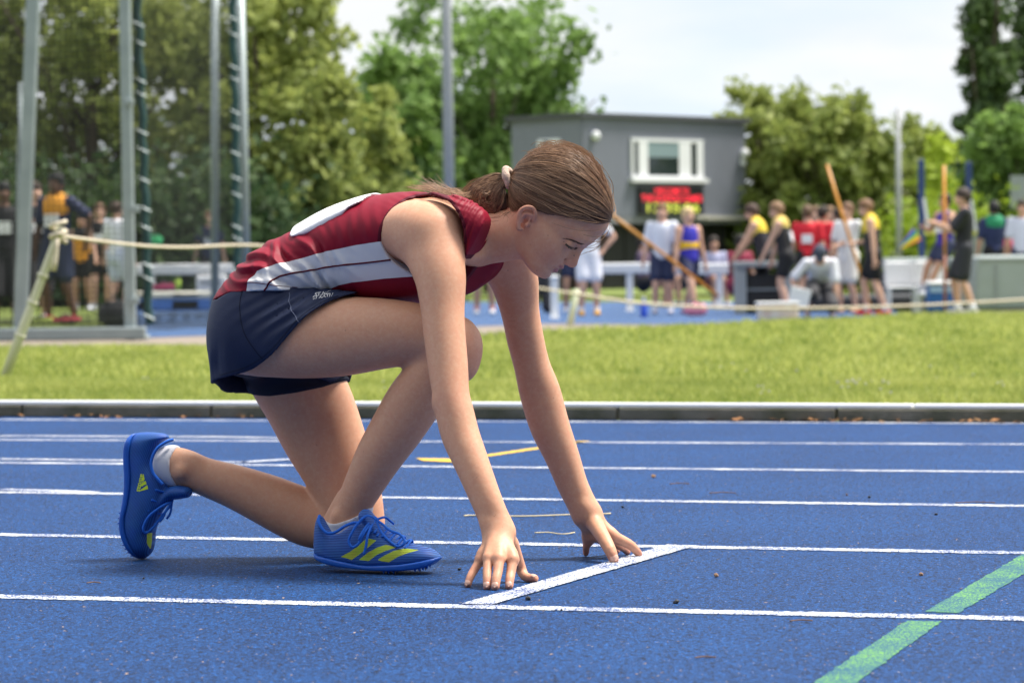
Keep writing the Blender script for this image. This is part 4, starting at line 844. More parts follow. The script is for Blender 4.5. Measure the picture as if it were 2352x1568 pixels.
sag = Tube(rows([(640, 655, 0, 70, 125), (700, 632, 0, 76, 120), (800, 604, 0, 94, 122), (880, 597, 0, 102, 126), (960, 595, 0, 102, 122), (1030, 597, 0, 88, 112), (1085, 600, 0, 70, 95), (1120, 590, 0, 50, 75)]))
strap = Tube(rows([(990, 497, -.1, 54, 48), (1050, 504, -.112, 52, 50), (1094, 537, -.108, 52, 44), (1084, 590, -.11, 48, 36), (1062, 640, -.1, 44, 34), (1040, 690, -.07, 40, 32)])); strapF = Tube(rows([(1020, 500, .085, 56, 40), (1080, 505, .075, 50, 36), (1120, 540, .06, 46, 34), (1105, 600, .06, 45, 30)]))
v_base = U(.03, TB(T_TORSO[1:], .0065), TB(T_TORSO[:3], .018), sag, strap, strapF)
def sstep(x, a, b): t = np.clip((x - a) / (b - a), 0, 1); return t * t * (3 - 2 * t)
def masked(fn, lim=.013):
    def g(d, P):
        m = d < lim; o = d.copy(); o[m] = fn(d[m], P[m]) if m.any() else 0; return o
    return g
@masked
def vest_fn(d, P):
    l = P[..., 1]; p2 = P[..., [0, 2]]
    w = gmask(P, 700, 622, -.1, (.085, .07)) * (.0095 * folds(P, (150, 190), .03, .7) * sstep(np.sin(P[..., 0] * 60 + P[..., 2] * 95), -.9, .6) + .0045 * folds(P, (190, 150), .047, .6))
    w += .0075 * gmask(P, 600, 615, -.05, (.06, .05)) * folds(P, (190, 60), .029, .6) + .0011 * gmask(P, 850, 530, -.1, (.08, .06)) * folds(P, (60, 140), .03)
    w += .003 * gmask(P, 1105, 540, -.05, (.045, .09)) * folds(P, (-35, 80), .0125, .15) + .003 * gmask(P, 1050, 450, 0, (.08, .03)) * folds(P, (100, 30), .012)
    d = d - w; d = smax(d, -poly_sd(p2, HEM_V), .003)
    an = np.maximum(poly_sd(p2, ARM_P), l + .035); af = np.maximum(poly_sd(p2, ARM_PF), .035 - l)
    d = smax(smax(d, -an, .003), -af, .003)
    cl = lerp(poly_sd(p2, COL_N), poly_sd(p2, COL_F), sstep(l, -.03, .03)); return smax(d, -cl, .003)
vest_sdf = Wrap(v_base, vest_fn)
vv, vf = polygonize(vest_sdf, G(500, 700, 0) + np.array((-.03, -.19, -.06)), G(1180, 420, 0) + np.array((.03, .19, .03)), CVOX); vv = relax(vv, vf, 1, .5)
PANEL = gp([(574, 700), (586, 641), (602, 622), (640, 607), (686, 596), (752, 578), (825, 563), (880, 555), (960, 560), (960, 634), (880, 640), (825, 647), (803, 649), (770, 656), (745, 668), (715, 700)], -.11)
side_sd = lambda p: np.maximum(poly_sd(p[..., [0, 2]], PANEL), p[..., 1] + .05)
(pA, pB) = split_mesh(vv, vf, side_sd)
trim_sd = lambda p: np.maximum(poly_sd(p[..., [0, 2]], ARM_P) - .0075, p[..., 1] + .02)
(t1, vB) = split_mesh(*pB, trim_sd)
vest = mesh_obj('vest', *vB, m_maroon, runner, True); mesh_obj('side_panel', *pA, m_wht_j, vest, True); mesh_obj('armhole_binding', *t1, m_maroon_d, vest, True)
def stitched(name, px, l, node, r, m, parent, off=.0004, n=10):
    g = catmull(gp(px, l), n); P = near_surf(node, g[:, 0], g[:, 1], off=off); mb = MB(); mb.tube([tuple(p) for p in P], r, 5); return mb.build(name, m, parent, True)
stitched('seam', [(620, 667), (632, 650), (648, 636), (680, 627), (715, 621), (752, 614), (789, 609), (840, 604), (899, 597)], -.115, vest_sdf, .0021, m_maroon_d, vest)
stitched('hem_stitch', [(582, 651), (600, 648), (650, 655), (690, 660)], -.1, vest_sdf, .0007, m_maroon_d, vest)
BIB = gp([(655, 500), (666, 531), (671, 540), (680, 544), (708, 539), (745, 524), (796, 494), (806, 478), (832, 463), (850, 430), (640, 470)], -.07)
bib_sdf = Wrap(v_base, lambda d, P: smax(smax(d - .0062 - .0010 * folds(P, (150, -70), .09), poly_sd(P[..., [0, 2]], BIB), .002), np.abs(P[..., 1]) - .1, .002))
v_, f_ = polygonize(bib_sdf, G(640, 560, 0) + np.array((-.02, -.13, -.02)), G(850, 440, 0) + np.array((.02, .13, .02)), CVOX, slack=2.2)
mesh_obj('number_bib', v_, f_, mat('bib_paper', (.80, .80, .82), .55, noise=(20, .3, (.74, .74, .78))), vest, True)
# skort: outer skirt shell, inner shorts
HEM_N = gps([(440, 888), (480, 880), (496, 872), (535, 863), (573, 851), (600, 836), (635, 812), (665, 780), (697, 742), (722, 718), (748, 699), (770, 686), (795, 676), (850, 668), (1000, 660), (1000, 980), (440, 980)], -.14)
HEM_FR = gp([(440, 870), (492, 878), (530, 890), (560, 900), (588, 907), (640, 902), (720, 890), (790, 880), (806, 862), (830, 780), (860, 650), (1000, 650), (1000, 980), (440, 980)], .12)
drape = Tube(rows([(600, 700, 0, 96, 150), (588, 760, 0, 92, 158), (584, 820, 0, 82, 158), (584, 900, 0, 84, 156)]))
sk_base = U(.03, TB(T_TORSO[:3], .006), drape, TB(T_THIGH_N[:4], .0085), TB(T_THIGH_F[:4], .013))
TOPCUT = gp([(440, 695), (508, 686), (530, 675), (555, 664), (600, 659), (700, 658), (800, 665), (900, 640), (900, 400), (440, 400)], -.1)
@masked
def skirt_fn(d, P):
    l = P[..., 1]; p2 = P[..., [0, 2]]
    w = .0015 + .0034 * gmask(P, 660, 715, -.14, (.075, .05)) * folds(P, (150, -95), .026, .2) * sstep(-l, 0, .06) + .0022 * gmask(P, 730, 690, -.15, (.05, .04)) * folds(P, (90, -60), .016)
    w += .0035 * gmask(P, 540, 840, 0, (.08, .05)) * folds(P, (20, 80), .05)
    d = d - w; d = np.abs(d + .002) - .003
    h = lerp(poly_sd(p2, HEM_N), poly_sd(p2, HEM_FR), sstep(l, -.05, .05))
    return smax(smax(d, -h, .002), -poly_sd(p2, TOPCUT), .002)
skirt_sdf = Wrap(sk_base, skirt_fn)
sv, sf = polygonize(skirt_sdf, G(480, 920, 0) + np.array((-.03, -.2, -.02)), G(830, 640, 0) + np.array((.02, .21, .04)), CVOX, slack=2.2); sv = relax(sv, sf, 1, .5)
skirt = mesh_obj('skort', sv, sf, m_navy, runner, True)
stitched('seam', [(556, 668), (553, 690), (558, 730), (570, 770), (588, 800), (606, 826)], -.15, skirt_sdf, .0008, m_navy_d, skirt)
stitched('seam', [(657, 672), (668, 702), (680, 720), (694, 738), (703, 745)], -.15, skirt_sdf, .0008, mat('grey_thread', srgb(96, 104, 128), .7), skirt)
stitched('hem_stitch', [(500, 862), (535, 853), (568, 841), (596, 826), (630, 802), (660, 770), (690, 734), (715, 711), (744, 691), (768, 679)], -.15, skirt_sdf, .0007, m_navy_d, skirt)
HEM_I = gp([(440, 905), (560, 900), (590, 906), (640, 907), (700, 899), (755, 887), (792, 872), (830, 850), (900, 830), (900, 1050), (440, 1050)], .07)
inner_sdf = Wrap(U(.02, TB(T_TORSO[:2], .003), TB(T_THIGH_F[:4], .0055)), lambda d, P: smax(d - .0012 * folds(P, (180, -30), .03), -poly_sd(P[..., [0, 2]], HEM_I), .002))
v_, f_ = polygonize(inner_sdf, G(560, 930, .07) + np.array((-.05, -.14, 0)), G(830, 760, .07) + np.array((.02, .13, .02)), .0035); v_ = relax(v_, f_, 1, .5)
mesh_obj('inner_shorts', v_, f_, m_navy_d, skirt, True)
def text_on(name, txt, org, ux, uz, size, node, m, parent, off=.0006):
    """lettering laid on a surface: org/ux/uz in the (s,z) plane"""
    cu = bpy.data.curves.new(name, 'FONT'); cu.body = txt; cu.size = 1.0; cu.offset = .02; ob = bpy.data.objects.new(name, cu); COL.objects.link(ob)
    dg = bpy.context.evaluated_depsgraph_get(); dg.update(); me = bpy.data.meshes.new_from_object(ob.evaluated_get(dg)); bpy.data.objects.remove(ob)
    V = np.array([v.co for v in me.vertices]); F = [tuple(p.vertices) for p in me.polygons]; bpy.data.meshes.remove(me)
    Q = np.asarray(org) + V[:, :1] * size * np.asarray(ux) + V[:, 1:2] * size * np.asarray(uz); P = near_surf(node, Q[:, 0], Q[:, 1], off=off)
    return mesh_obj(name, P, F, m, parent)
m_emb = mat('white_thread', (.75, .74, .72), .7)
for t_, x0, y0 in (('ST HEL', 717, 680), ('ST KATH', 715, 687.5)):
    a = G(x0, y0, -.15)[[0, 2]]; u = G(x0 + 35, y0 - 6.5, -.15)[[0, 2]] - a; u /= np.linalg.norm(u); text_on('embroidery', t_, a, u, np.array((-u[1], u[0])), .0098, skirt_sdf, m_emb, skirt)
# ---- shoes and socks
def wave_mat(name, c1, c2, scale, rough=.55, rot=(0, 0, 0), bumpd=.0006):
    m = mat(name, c1, rough, .4); t = m.node_tree; b = t.nodes['Principled BSDF']
    tc = t.nodes.new('ShaderNodeTexCoord'); mp = t.nodes.new('ShaderNodeMapping'); mp.inputs['Rotation'].default_value = rot
    w = t.nodes.new('ShaderNodeTexWave'); w.inputs['Scale'].default_value = scale; w.inputs['Distortion'].default_value = .6; w.inputs['Detail'].default_value = 1; w.bands_direction = 'Z'
    n = t.nodes.new('ShaderNodeTexNoise'); n.inputs['Scale'].default_value = 40
    x = t.nodes.new('ShaderNodeMix'); x.data_type = 'RGBA'; x.inputs['A'].default_value = c1; x.inputs['B'].default_value = c2
    x2 = t.nodes.new('ShaderNodeMix'); x2.data_type = 'RGBA'; x2.blend_type = 'MULTIPLY'; x2.inputs['Factor'].default_value = .35
    bp = t.nodes.new('ShaderNodeBump'); bp.inputs['Strength'].default_value = .5; bp.inputs['Distance'].default_value = bumpd
    t.links.new(tc.outputs['Object'], mp.inputs['Vector']); t.links.new(mp.outputs['Vector'], w.inputs['Vector']); t.links.new(mp.outputs['Vector'], n.inputs['Vector'])
    t.links.new(w.outputs['Fac'], x.inputs['Factor']); t.links.new(x.outputs['Result'], x2.inputs['A']); t.links.new(n.outputs['Color'], x2.inputs['B'])
    t.links.new(x2.outputs['Result'], b.inputs['Base Color']); t.links.new(w.outputs['Fac'], bp.inputs['Height']); t.links.new(bp.outputs['Normal'], b.inputs['Normal'])
    return m
m_knit = wave_mat('blue_knit', srgb(22, 58, 140), srgb(62, 122, 206), 95)
m_knit2 = wave_mat('blue_knit_mesh', srgb(18, 62, 142), srgb(40, 106, 190), 95, rot=(0, math.radians(70), 0))
m_sole = mat('blue_sole', srgb(28, 92, 190), .38, .5, noise=(25, .5, srgb(24, 76, 160)))
m_lace = mat('blue_lace', srgb(34, 104, 206), .7, .3, bump=(1500, .4, .0005))
m_neon = wave_mat('neon_yellow', srgb(212, 230, 78), srgb(188, 212, 64), 95)
m_sock = mat('white_sock', (.62, .62, .66), .85, .2, bump=(600, .3, .0008)); m_spike = mat('spike_steel', (.45, .45, .47), .3, metal=1.0)
class Shoe:
    def __init__(s, org, ax, az, k, top, bot, line, wid, yc=()):
        s.o = np.asarray(org, float); s.ax = np.asarray(ax, float); s.az = np.asarray(az, float); s.ay = np.cross(s.az, s.ax); s.k = k
        s.top, s.bot, s.line, s.wid = (catmull(np.array(a, float), 5) for a in (top, bot, line, wid)); s.yc = np.array(yc or [(0, 0), (300, 0)], float)
        s.X1 = s.top[-1, 0]; a = s.o - .09; s.bb = (s.o - .33, s.o + .33)
    def loc(s, P): q = P - s.o; return q @ s.ax / s.k, q @ s.ay / s.k, q @ s.az / s.k
    def pt(s, X, Y, Z): return s.o + (s.ax * X + s.ay * Y + s.az * Z) * s.k
    def f(s, P, lo, hi, dw, sq):
        X, Y, Z = s.loc(P); xc = np.clip(X, 0.5, s.X1 - .5)
        zt = np.interp(xc, hi[:, 0], hi[:, 1]); zb = np.interp(xc, lo[:, 0], lo[:, 1]); w = np.interp(xc, s.wid[:, 0], s.wid[:, 1]) + dw; y0 = np.interp(xc, s.yc[:, 0], s.yc[:, 1])
        zt = np.maximum(zt, zb + 1); zm = zb + (zt - zb) * (.28 if sq < 3 else .5); a = np.where(Z > zm, zt - zm, zm - zb); ww = w
        p = np.where(Z > zm, sq, 5.0 if sq < 3 else sq); kk = (np.abs((Z - zm) / a) ** p + np.abs((Y - y0) / ww) ** p) ** (1 / p)
        d = (kk - 1) * np.minimum(a, ww) * .85; dv = np.abs(X - xc); return np.where(dv > 0, np.sqrt(np.maximum(d, 0) ** 2 + dv * dv), d) * s.k
def build_shoe(name, sh, collar, stripes, tongue, laces, logo=False, sgn=-1, knit=None, label=None):
    root = mesh_root = bpy.data.objects.new(name, None); link(root, runner); root.empty_display_size = .02
    up_line = sh.line.copy(); up_line[:, 1] -= 4
    upper = Fn(lambda P: sh.f(P, up_line, sh.top, 0, 2.25), sh.bb); sole = Fn(lambda P: sh.f(P, sh.bot, sh.line, 3.5, 7.0), sh.bb)
    tg = Tube([(*sh.pt(*t[:3]), t[3] * sh.k, t[4] * sh.k) for t in tongue], lat=sh.ay, n=4); up2 = U(.006, upper, tg)
    corners = np.array([sh.pt(x, y, z) for x in (-6, sh.X1 + 6) for y in (-56, 56) for z in (-8, 150)]); lo, hi = corners.min(0), corners.max(0)
    V_, F_ = polygonize(up2, lo, hi, SVOX); V_ = relax(V_, F_, 1, .4); rest = (V_, F_); parts = []
    for pl in stripes:
        pl = np.array(pl, float)
        def sd(p, pl=pl): X, Y, Z = sh.loc(p); return np.maximum(poly_sd(np.stack((X, Z), -1), pl), Y * -sgn * 1.0 + 8) * sh.k
        (a, rest) = split_mesh(*rest, sd); parts.append(a)
    up = mesh_obj('upper', *rest, knit or m_knit, root, True)
    for a in parts: mesh_obj('stripe', *a, m_neon, root, True)
    V_, F_ = polygonize(sole, lo, hi, SVOX); V_ = relax(V_, F_, 1, .4); so = mesh_obj('sole', V_, F_, m_sole, root, True)
    mb = MB(); cl = catmull(np.array(collar, float), 5); mb.tube([tuple(sh.pt(*c)) for c in cl], 3.6 * sh.k, 7); mb.build('collar_piping', m_lace, root, True)
    for L_ in laces:
        r = L_[0]; mb = MB(); mb.tube([tuple(sh.pt(*c)) for c in catmull(np.array(L_[1], float), 6)], r * sh.k, 6); mb.build('lace', m_lace, root, True)
    # tread teeth and spikes along the forefoot
    for X in (178, 190, 202, 252, 261, 270, 278):
        z = np.interp(X, sh.bot[:, 0], sh.bot[:, 1]); w = np.interp(X, sh.wid[:, 0], sh.wid[:, 1])
        for y in (sgn * w * .92, sgn * w * .3):
            mb = MB(); mb.tube([tuple(sh.pt(X, y, z + 4)), tuple(sh.pt(X + 1, y, z - 5))], [4.5 * sh.k, .6 * sh.k], 5); mb.build('tread_stud', m_sole, root)
    for X, y in ((200, sgn * 24), (200, -sgn * 24), (258, sgn * 20), (258, -sgn * 18)):
        z = np.interp(X, sh.bot[:, 0], sh.bot[:, 1]); mb = MB(); mb.tube([tuple(sh.pt(X, y, z + 3)), tuple(sh.pt(X + 1, y, z - 9))], [3.2 * sh.k, .5 * sh.k], 8); mb.build('spike', m_spike, root)
    return root, up, up2
kN = G(868, 1310, -.05); kk = dep(kN)
lo_z = lambda X: 0
SN = Shoe(GG(868, 1309.5, 0.004) - np.array((145 * kk / .96, 0, -.002)), (1, 0, 0), (0, 0, 1), kk,
    top=[(0, 70), (4, 104), (10, 119), (18, 119), (26, 105), (42, 81), (61, 82), (80, 94), (100, 106), (130, 108), (150, 103), (166, 97), (196, 80), (226, 63), (256, 55), (280, 48), (294, 38), (301, 31)],
    bot=[(0, 50), (3, 34), (11, 22), (53, 9), (108, 3), (164, 0), (225, 2), (270, 9), (296, 24), (301, 30)],
    line=[(0, 56), (4, 37), (53, 25), (122, 13), (164, 14), (225, 19), (290, 30), (301, 33)],
    wid=[(0, 8), (6, 20), (24, 30), (60, 33), (120, 35), (190, 44), (235, 45), (268, 38), (288, 25), (298, 12), (301, 5)])
def sx(x): return (x - 723) / .96 * 1.0
def pN(x, y): return (sx(x), 1311 - y)
def cN(x, y, Y): return (sx(x), Y, 1311 - y)
st = [[pN(*p) for p in pl] for pl in ([(794, 1280), (808, 1283), (819, 1287), (840, 1272), (858, 1258), (878, 1241), (854, 1237), (838, 1252), (816, 1268)],
      [(836, 1286), (848, 1287), (860, 1288), (880, 1273), (900, 1264), (924, 1256), (900, 1250), (880, 1257), (858, 1269)], [(880, 1285), (894, 1288), (908, 1289.5), (930, 1276), (950, 1268), (972, 1262), (943, 1258), (920, 1263), (898, 1274)])]
col = [cN(738, 1190, -8), cN(741, 1200, -24), cN(752, 1217, -31), cN(766, 1227, -33), cN(784, 1224, -33), cN(804, 1211, -31), cN(824, 1203, -28), cN(838, 1204, -26)]
col = [(a, -b, c) for a, b, c in col[::-1]][:0] + [(a, b, c) for a, b, c in col] + []
tong = [(*cN(842, 1190, 0), 16, 24), (*cN(852, 1200, 0), 14, 26), (*cN(872, 1222, 0), 12, 26), (*cN(900, 1240, 0), 8, 22)]
kx = cN(867, 1198, -6)
laces = [(3.4, [kx, cN(852, 1188, -18), cN(838, 1200, -34), cN(824, 1225, -44), cN(818, 1243, -47), cN(826, 1256, -48), cN(840, 1249, -48), cN(850, 1228, -42), cN(858, 1212, -28), kx]),
         (3.2, [kx, cN(884, 1206, -14), cN(905, 1219, -26), cN(930, 1227, -34), cN(943, 1240, -40), cN(940, 1250, -44), cN(926, 1253, -42), cN(905, 1240, -36), cN(884, 1222, -24), kx]),
         (3.0, [kx, cN(863, 1212, -28), cN(860, 1232, -44), cN(858, 1252, -48), cN(853, 1272, -49)]), (3.0, [kx, cN(856, 1206, -26), cN(846, 1228, -46), cN(842, 1240, -48)]),
         (5.5, [cN(862, 1194, 0), cN(870, 1200, -8)]), (2.8, [kx, cN(882, 1193, 8), cN(890, 1202, 22), cN(897, 1210, 28)])]
for i in range(5):
    t = i / 4; x = lerp(868, 938, t); y = lerp(1212, 1246, t); laces.append((2.8, [cN(x - 8, y + 12, -34), cN(x + 2, y - 2, -10), cN(x + 6, y - 1, 10), cN(x, y + 12, 34)])); laces.append((2.8, [cN(x - 6, y + 12, 34), cN(x + 4, y - 1, 10), cN(x + 8, y, -10), cN(x + 4, y + 13, -34)]))
shoeN, upN, upN_sdf = build_shoe('shoe', SN, col, st, tong, laces)
# rear shoe: toe down, sole towards the back
oR = G(281, 996, .03); kR = dep(oR); rot = math.radians(3); axR = np.array((math.sin(rot) * 0 + .06, -.02, -1.0)); axR /= np.linalg.norm(axR); azR = np.array((1.0, 0, 0)) - axR * axR[0]; azR /= np.linalg.norm(azR)
SR = Shoe(oR, axR, azR, kR,
    top=[(0, 70), (4, 100), (10, 112), (16, 114), (24, 98), (36, 87), (65, 77), (86, 83), (108, 100), (122, 104), (140, 102), (165, 94), (192, 80), (226, 64), (252, 60), (272, 54), (283, 44), (289, 34)],
    bot=[(0, 40), (3, 28), (22, 16), (54, 11), (97, 11), (129, 9), (165, 3), (192, -3), (220, -4), (252, 3), (280, 16), (289, 28)],
    line=[(0, 46), (6, 36), (44, 28), (107, 27), (160, 18), (192, 10), (224, 10), (256, 18), (282, 28), (289, 32)],
    wid=[(0, 8), (6, 20), (24, 30), (60, 32), (120, 35), (190, 43), (230, 44), (262, 37), (278, 25), (286, 13), (289, 6)])
def pR(x, y, Y=None):
    p = G(x, y, .03); X, _, Z = SR.loc(p); return (float(X), float(Z)) if Y is None else (float(X), Y, float(Z))
colR = [pR(399, 1009, -4), pR(388, 1014, -18), pR(371, 1030, -29), pR(361, 1058, -33), pR(365, 1082, -33), pR(376, 1098, -31), pR(386, 1110, -28)]
tongR = [(*pR(428, 1130, 0), 13, 24), (*pR(410, 1130, 0), 16, 26), (*pR(392, 1135, 0), 14, 26), (*pR(372, 1160, 0), 8, 22)]
kxR = pR(398, 1150, -4)
lacesR = [(3.2, [kxR, pR(384, 1160, -26), pR(360, 1182, -40), pR(348, 1208, -42), pR(352, 1220, -36), pR(366, 1206, -26), pR(380, 1184, -18), pR(396, 1160, -8)]),
          (2.8, [kxR, pR(392, 1168, -20), pR(384, 1186, -20), pR(376, 1196, -20)]), (2.8, [kxR, pR(396, 1176, -8), pR(388, 1190, -8)]), (5, [pR(397, 1146, 0), pR(392, 1154, -6)])]
for i in range(5):
    t = i / 4; x = lerp(384, 348, t); y = lerp(1128, 1222, t); lacesR.append((2.6, [pR(x - 12, y - 6, -34), pR(x + 3, y + 2, -10), pR(x + 3, y + 4, 10), pR(x - 8, y + 2, 34)]))
stR = [[pR(*p) for p in ((350, 1222), (364, 1222), (366, 1256), (353, 1266), (349, 1245))]]
shoeR, upR, upR_sdf = build_shoe('shoe', SR, colR, stR, tongR, lacesR, knit=m_knit2)
# lettering and three-bar mark on the side
def sz(x, y): return G(x, y, .0)[[0, 2]]
a = sz(318.5, 1131.5 - 44.5 - .5); b = sz(313, 1131); 
org = sz(325, 1087); ux = sz(316, 1131.5) - org; wlen = np.linalg.norm(ux); ux /= wlen; uz = np.array((-ux[1], ux[0]))
text_on('lettering', 'adidas', org, ux, uz, wlen / 2.75, upR_sdf, mat('neon_print', srgb(206, 228, 50), .5), shoeR)
for q in (((326.5, 1099), (331.5, 1091.5), (334, 1100), (328.5, 1104)), ((325.5, 1111), (336, 1103), (338.5, 1111), (324, 1116.5)), ((323, 1126), (340, 1113), (342.5, 1122), (322.5, 1127.5))):
    g = np.array([sz(*p) for p in q]); n = 5; P = []
    for i in range(n):
        for j in range(n):
            u, v = i / (n - 1), j / (n - 1); P.append((g[0] * (1 - u) + g[1] * u) * (1 - v) + (g[3] * (1 - u) + g[2] * u) * v)
    P = np.array(P); Q = near_surf(upR_sdf, P[:, 0], P[:, 1], off=.0006)
    mesh_obj('logo_bar', Q, [(i * n + j, i * n + j + 1, (i + 1) * n + j + 1, (i + 1) * n + j) for i in range(n - 1) for j in range(n - 1)], MATS['neon_print'], shoeR)
# socks
CUT_N = gp([(700, 1180), (745, 1191), (766, 1199), (784, 1199), (804, 1193), (820, 1187), (850, 1172), (850, 1100), (700, 1100)], -.05)
CUT_R = gp([(408, 990), (405, 1020), (397, 1055), (398, 1080), (405, 1110), (415, 1160), (600, 1160), (600, 990)], .03)
for cut, tb, lo, hi in ((CUT_N, U(.012, TB(T_SHIN_N[6:], .0058), Tube(rows([(800, 1165, -.05, 14, 14), (757, 1195, -.05, 22, 20), (750, 1235, -.05, 25, 23)]), n=3), Ell(G(775, 1190, -.074), (.018, .017, .021))), G(720, 1250, -.05) - .06, G(840, 1180, -.05) + .06), (CUT_R, TB([*T_SHIN_F[5:], (376, 1067, .036, 38, 30)], .003), G(350, 1130, .03) - .06, G(420, 1000, .03) + .06)):
    nd = Wrap(tb, lambda d, P, cut=cut: smax(d, -poly_sd(P[..., [0, 2]], cut), .002)); v_, f_ = polygonize(nd, lo, hi, .003); mesh_obj('sock', relax(v_, f_, 1, .4), f_, m_sock, runner, True)
# ---- hair
def hair_mat():
    m = mat('brown_hair', (.12, .065, .04), .45, .3); t = m.node_tree; b = t.nodes['Principled BSDF']
    a = t.nodes.new('ShaderNodeAttribute'); a.attribute_name = 'shade'; r = t.nodes.new('ShaderNodeValToRGB'); e = r.color_ramp.elements
    e[0].color = (.055, .026, .014, 1); e[1].color = (.42, .245, .135, 1); e.new(.5).color = (.165, .085, .046, 1)
    t.links.new(a.outputs['Fac'], r.inputs['Fac']); t.links.new(r.outputs['Color'], b.inputs['Base Color']); return m
m_hair = hair_mat(); m_hairbase = mat('hair_base', (.075, .04, .025), .6, .3, bump=(300, .3, .002))
HP = np.array([(150, 140), (126, 138), (104, 112), (75, 93), (50, 74), (36, 60), (20, 40), (6, 33), (-12, 34), (-26, 14), (-30, -4), (-40, -26), (-56, -46), (-110, -60), (-140, 60), (-130, 240), (150, 240)], float)
def cap_fn(P):
    q = (P - HE) @ HR / HK; sd = poly_sd(q[..., [0, 2]], HP)
    d = head_loft(P) - HK * (.5 + 2.6 * sstep(-sd, 0, 34)); return smax(d, sd * HK, .004)
cap = Fn(cap_fn, (HE - .24, HE + .24))
cv_, cf_ = polygonize(cap, h_lo - .03, h_hi + .02, .003, slack=2.2)
hair = mesh_obj('hair', relax(cv_, cf_, 1, .5), cf_, m_hairbase, runner, True)
# radius of the cap in every direction from inside the skull
CC = H(0, 0, 85); nth, nph = 90, 180
th = (np.arange(nth) + .5) / nth * math.pi; ph = np.arange(nph) / nph * 2 * math.pi
D_ = np.stack([np.sin(th)[:, None] * np.cos(ph)[None], np.sin(th)[:, None] * np.sin(ph)[None], np.repeat(np.cos(th)[:, None], nph, 1)], -1)
rs = np.linspace(.03, .17, 40); Pq = CC + (D_[..., None, :] @ HR.T) * rs[:, None]
dd = (head_loft(Pq.reshape(-1, 3).astype(np.float32)) - HK * 3.2).reshape(nth, nph, 40); RAD = np.empty((nth, nph))
idx = np.argmax(dd > 0, -1); idx = np.clip(idx, 1, 39)
for i in range(nth):
    for j in range(nph):
        k = idx[i, j]; a, b = dd[i, j, k - 1], dd[i, j, k]; RAD[i, j] = rs[k - 1] + (rs[1] - rs[0]) * np.clip(-a / (b - a + 1e-9), 0, 1)
def rad(dirs):
    t = np.arccos(np.clip(dirs[..., 2], -1, 1)) / math.pi * nth - .5; p = (np.arctan2(dirs[..., 1], dirs[..., 0]) % (2 * math.pi)) / (2 * math.pi) * nph
    t0 = np.clip(np.floor(t).astype(int), 0, nth - 2); ft = np.clip(t - t0, 0, 1); p0 = np.floor(p).astype(int) % nph; p1 = (p0 + 1) % nph; fp = p - np.floor(p)
    return (RAD[t0, p0] * (1 - ft) + RAD[t0 + 1, p0] * ft) * (1 - fp) + (RAD[t0, p1] * (1 - ft) + RAD[t0 + 1, p1] * ft) * fp
class Strands:
    def __init__(s): s.v = []; s.f = []; s.sh = []; s.n = 0
    def ribbon(s, P, N, w, shade):     # P (k,3), N surface normals, tapering ribbon folded a little along its middle
        k = len(P); T = np.gradient(P, axis=0); T /= np.linalg.norm(T, axis=1)[:, None] + 1e-9; B = np.cross(T, N); B /= np.linalg.norm(B, axis=1)[:, None] + 1e-9
        W = (w * np.minimum(1, np.minimum(np.linspace(.3, 6, k), np.linspace(5, .15, k))))[:, None]
        s.v.append(np.stack([P - B * W, P + N * W * .5, P + B * W], 1).reshape(-1, 3)); i = np.arange(k - 1)[:, None] * 3 + s.n
        s.f.append(np.concatenate([np.concatenate([i, i + 1, i + 4, i + 3], 1), np.concatenate([i + 1, i + 2, i + 5, i + 4], 1)])); s.sh.append(np.full(k * 3, shade, np.float32)); s.n += k * 3
    def build(s, name, parent):
        o = mesh_obj(name, np.concatenate(s.v), np.concatenate(s.f), m_hair, parent, True); a = o.data.attributes.new('shade', 'FLOAT', 'POINT'); a.data.foreach_set('value', np.concatenate(s.sh)); return o
R_ = np.random.default_rng(11)
TIE = G(1180, 408, 0); tdir = (TIE - CC) @ HR; tdir /= np.linalg.norm(tdir)
S_ = Strands(); NH = 5200; K = 15; tt_ = np.linspace(0, 1, K)
def slerp(a, b, t):
    om = np.arccos(np.clip((a * b).sum(-1), -1, 1))[..., None]; so = np.sin(om) + 1e-6; return np.sin((1 - t) * om) / so * a + np.sin(t * om) / so * b
# roots along the hairline and over the crown
hl = catmull(HP[1:13], 30); n1 = 2300; i1 = (R_.random(n1) ** .85 * (len(hl) - 1)).astype(int); fu = hl[i1] + R_.normal(0, 2.0, (n1, 2)) + np.array((-1.0, 2.0))
roots = []
for (f, u), sg in zip(fu, np.where(R_.random(n1) < .8, -1, 1)):
    fr, bk, w, fc = (np.interp(u, _kx[:, 0], _kx[:, i]) for i in (1, 2, 3, 4)); a = (fr - fc) if f > fc else (fc - bk); p = 2.25 if f > fc else 2.0
    x = min(abs(f - fc) / a, .999); y = w * (1 - x ** p) ** (1 / p); roots.append(H(f, sg * y, u))
n2 = NH - n1; uu = R_.uniform(60, 190, n2); ff = R_.uniform(-95, 120, n2)
for f, u in zip(ff, uu):
    sg = -1 if R_.random() < .75 else 1; d = np.array((f, sg * abs(R_.normal(0, 45)), u - 85)) ; roots.append(CC + HR @ (d / np.linalg.norm(d) * .09))
roots = np.array(roots); rd = (roots - CC) @ HR; rd /= np.linalg.norm(rd, axis=1)[:, None]
front = sstep(rd[:, 0], -.1, .9)
path = slerp(rd[:, None, :], np.broadcast_to(tdir, rd.shape)[:, None, :], tt_[None, :, None])
sag_ = (np.sin(np.pi * tt_) * np.exp(-2.0 * tt_))[None, :] * front[:, None]
path = path + sag_[..., None] * np.array((.04, 0, -.10)) + np.stack([0 * sag_, np.sign(rd[:, 1])[:, None] * sag_ * .10, 0 * sag_], -1)
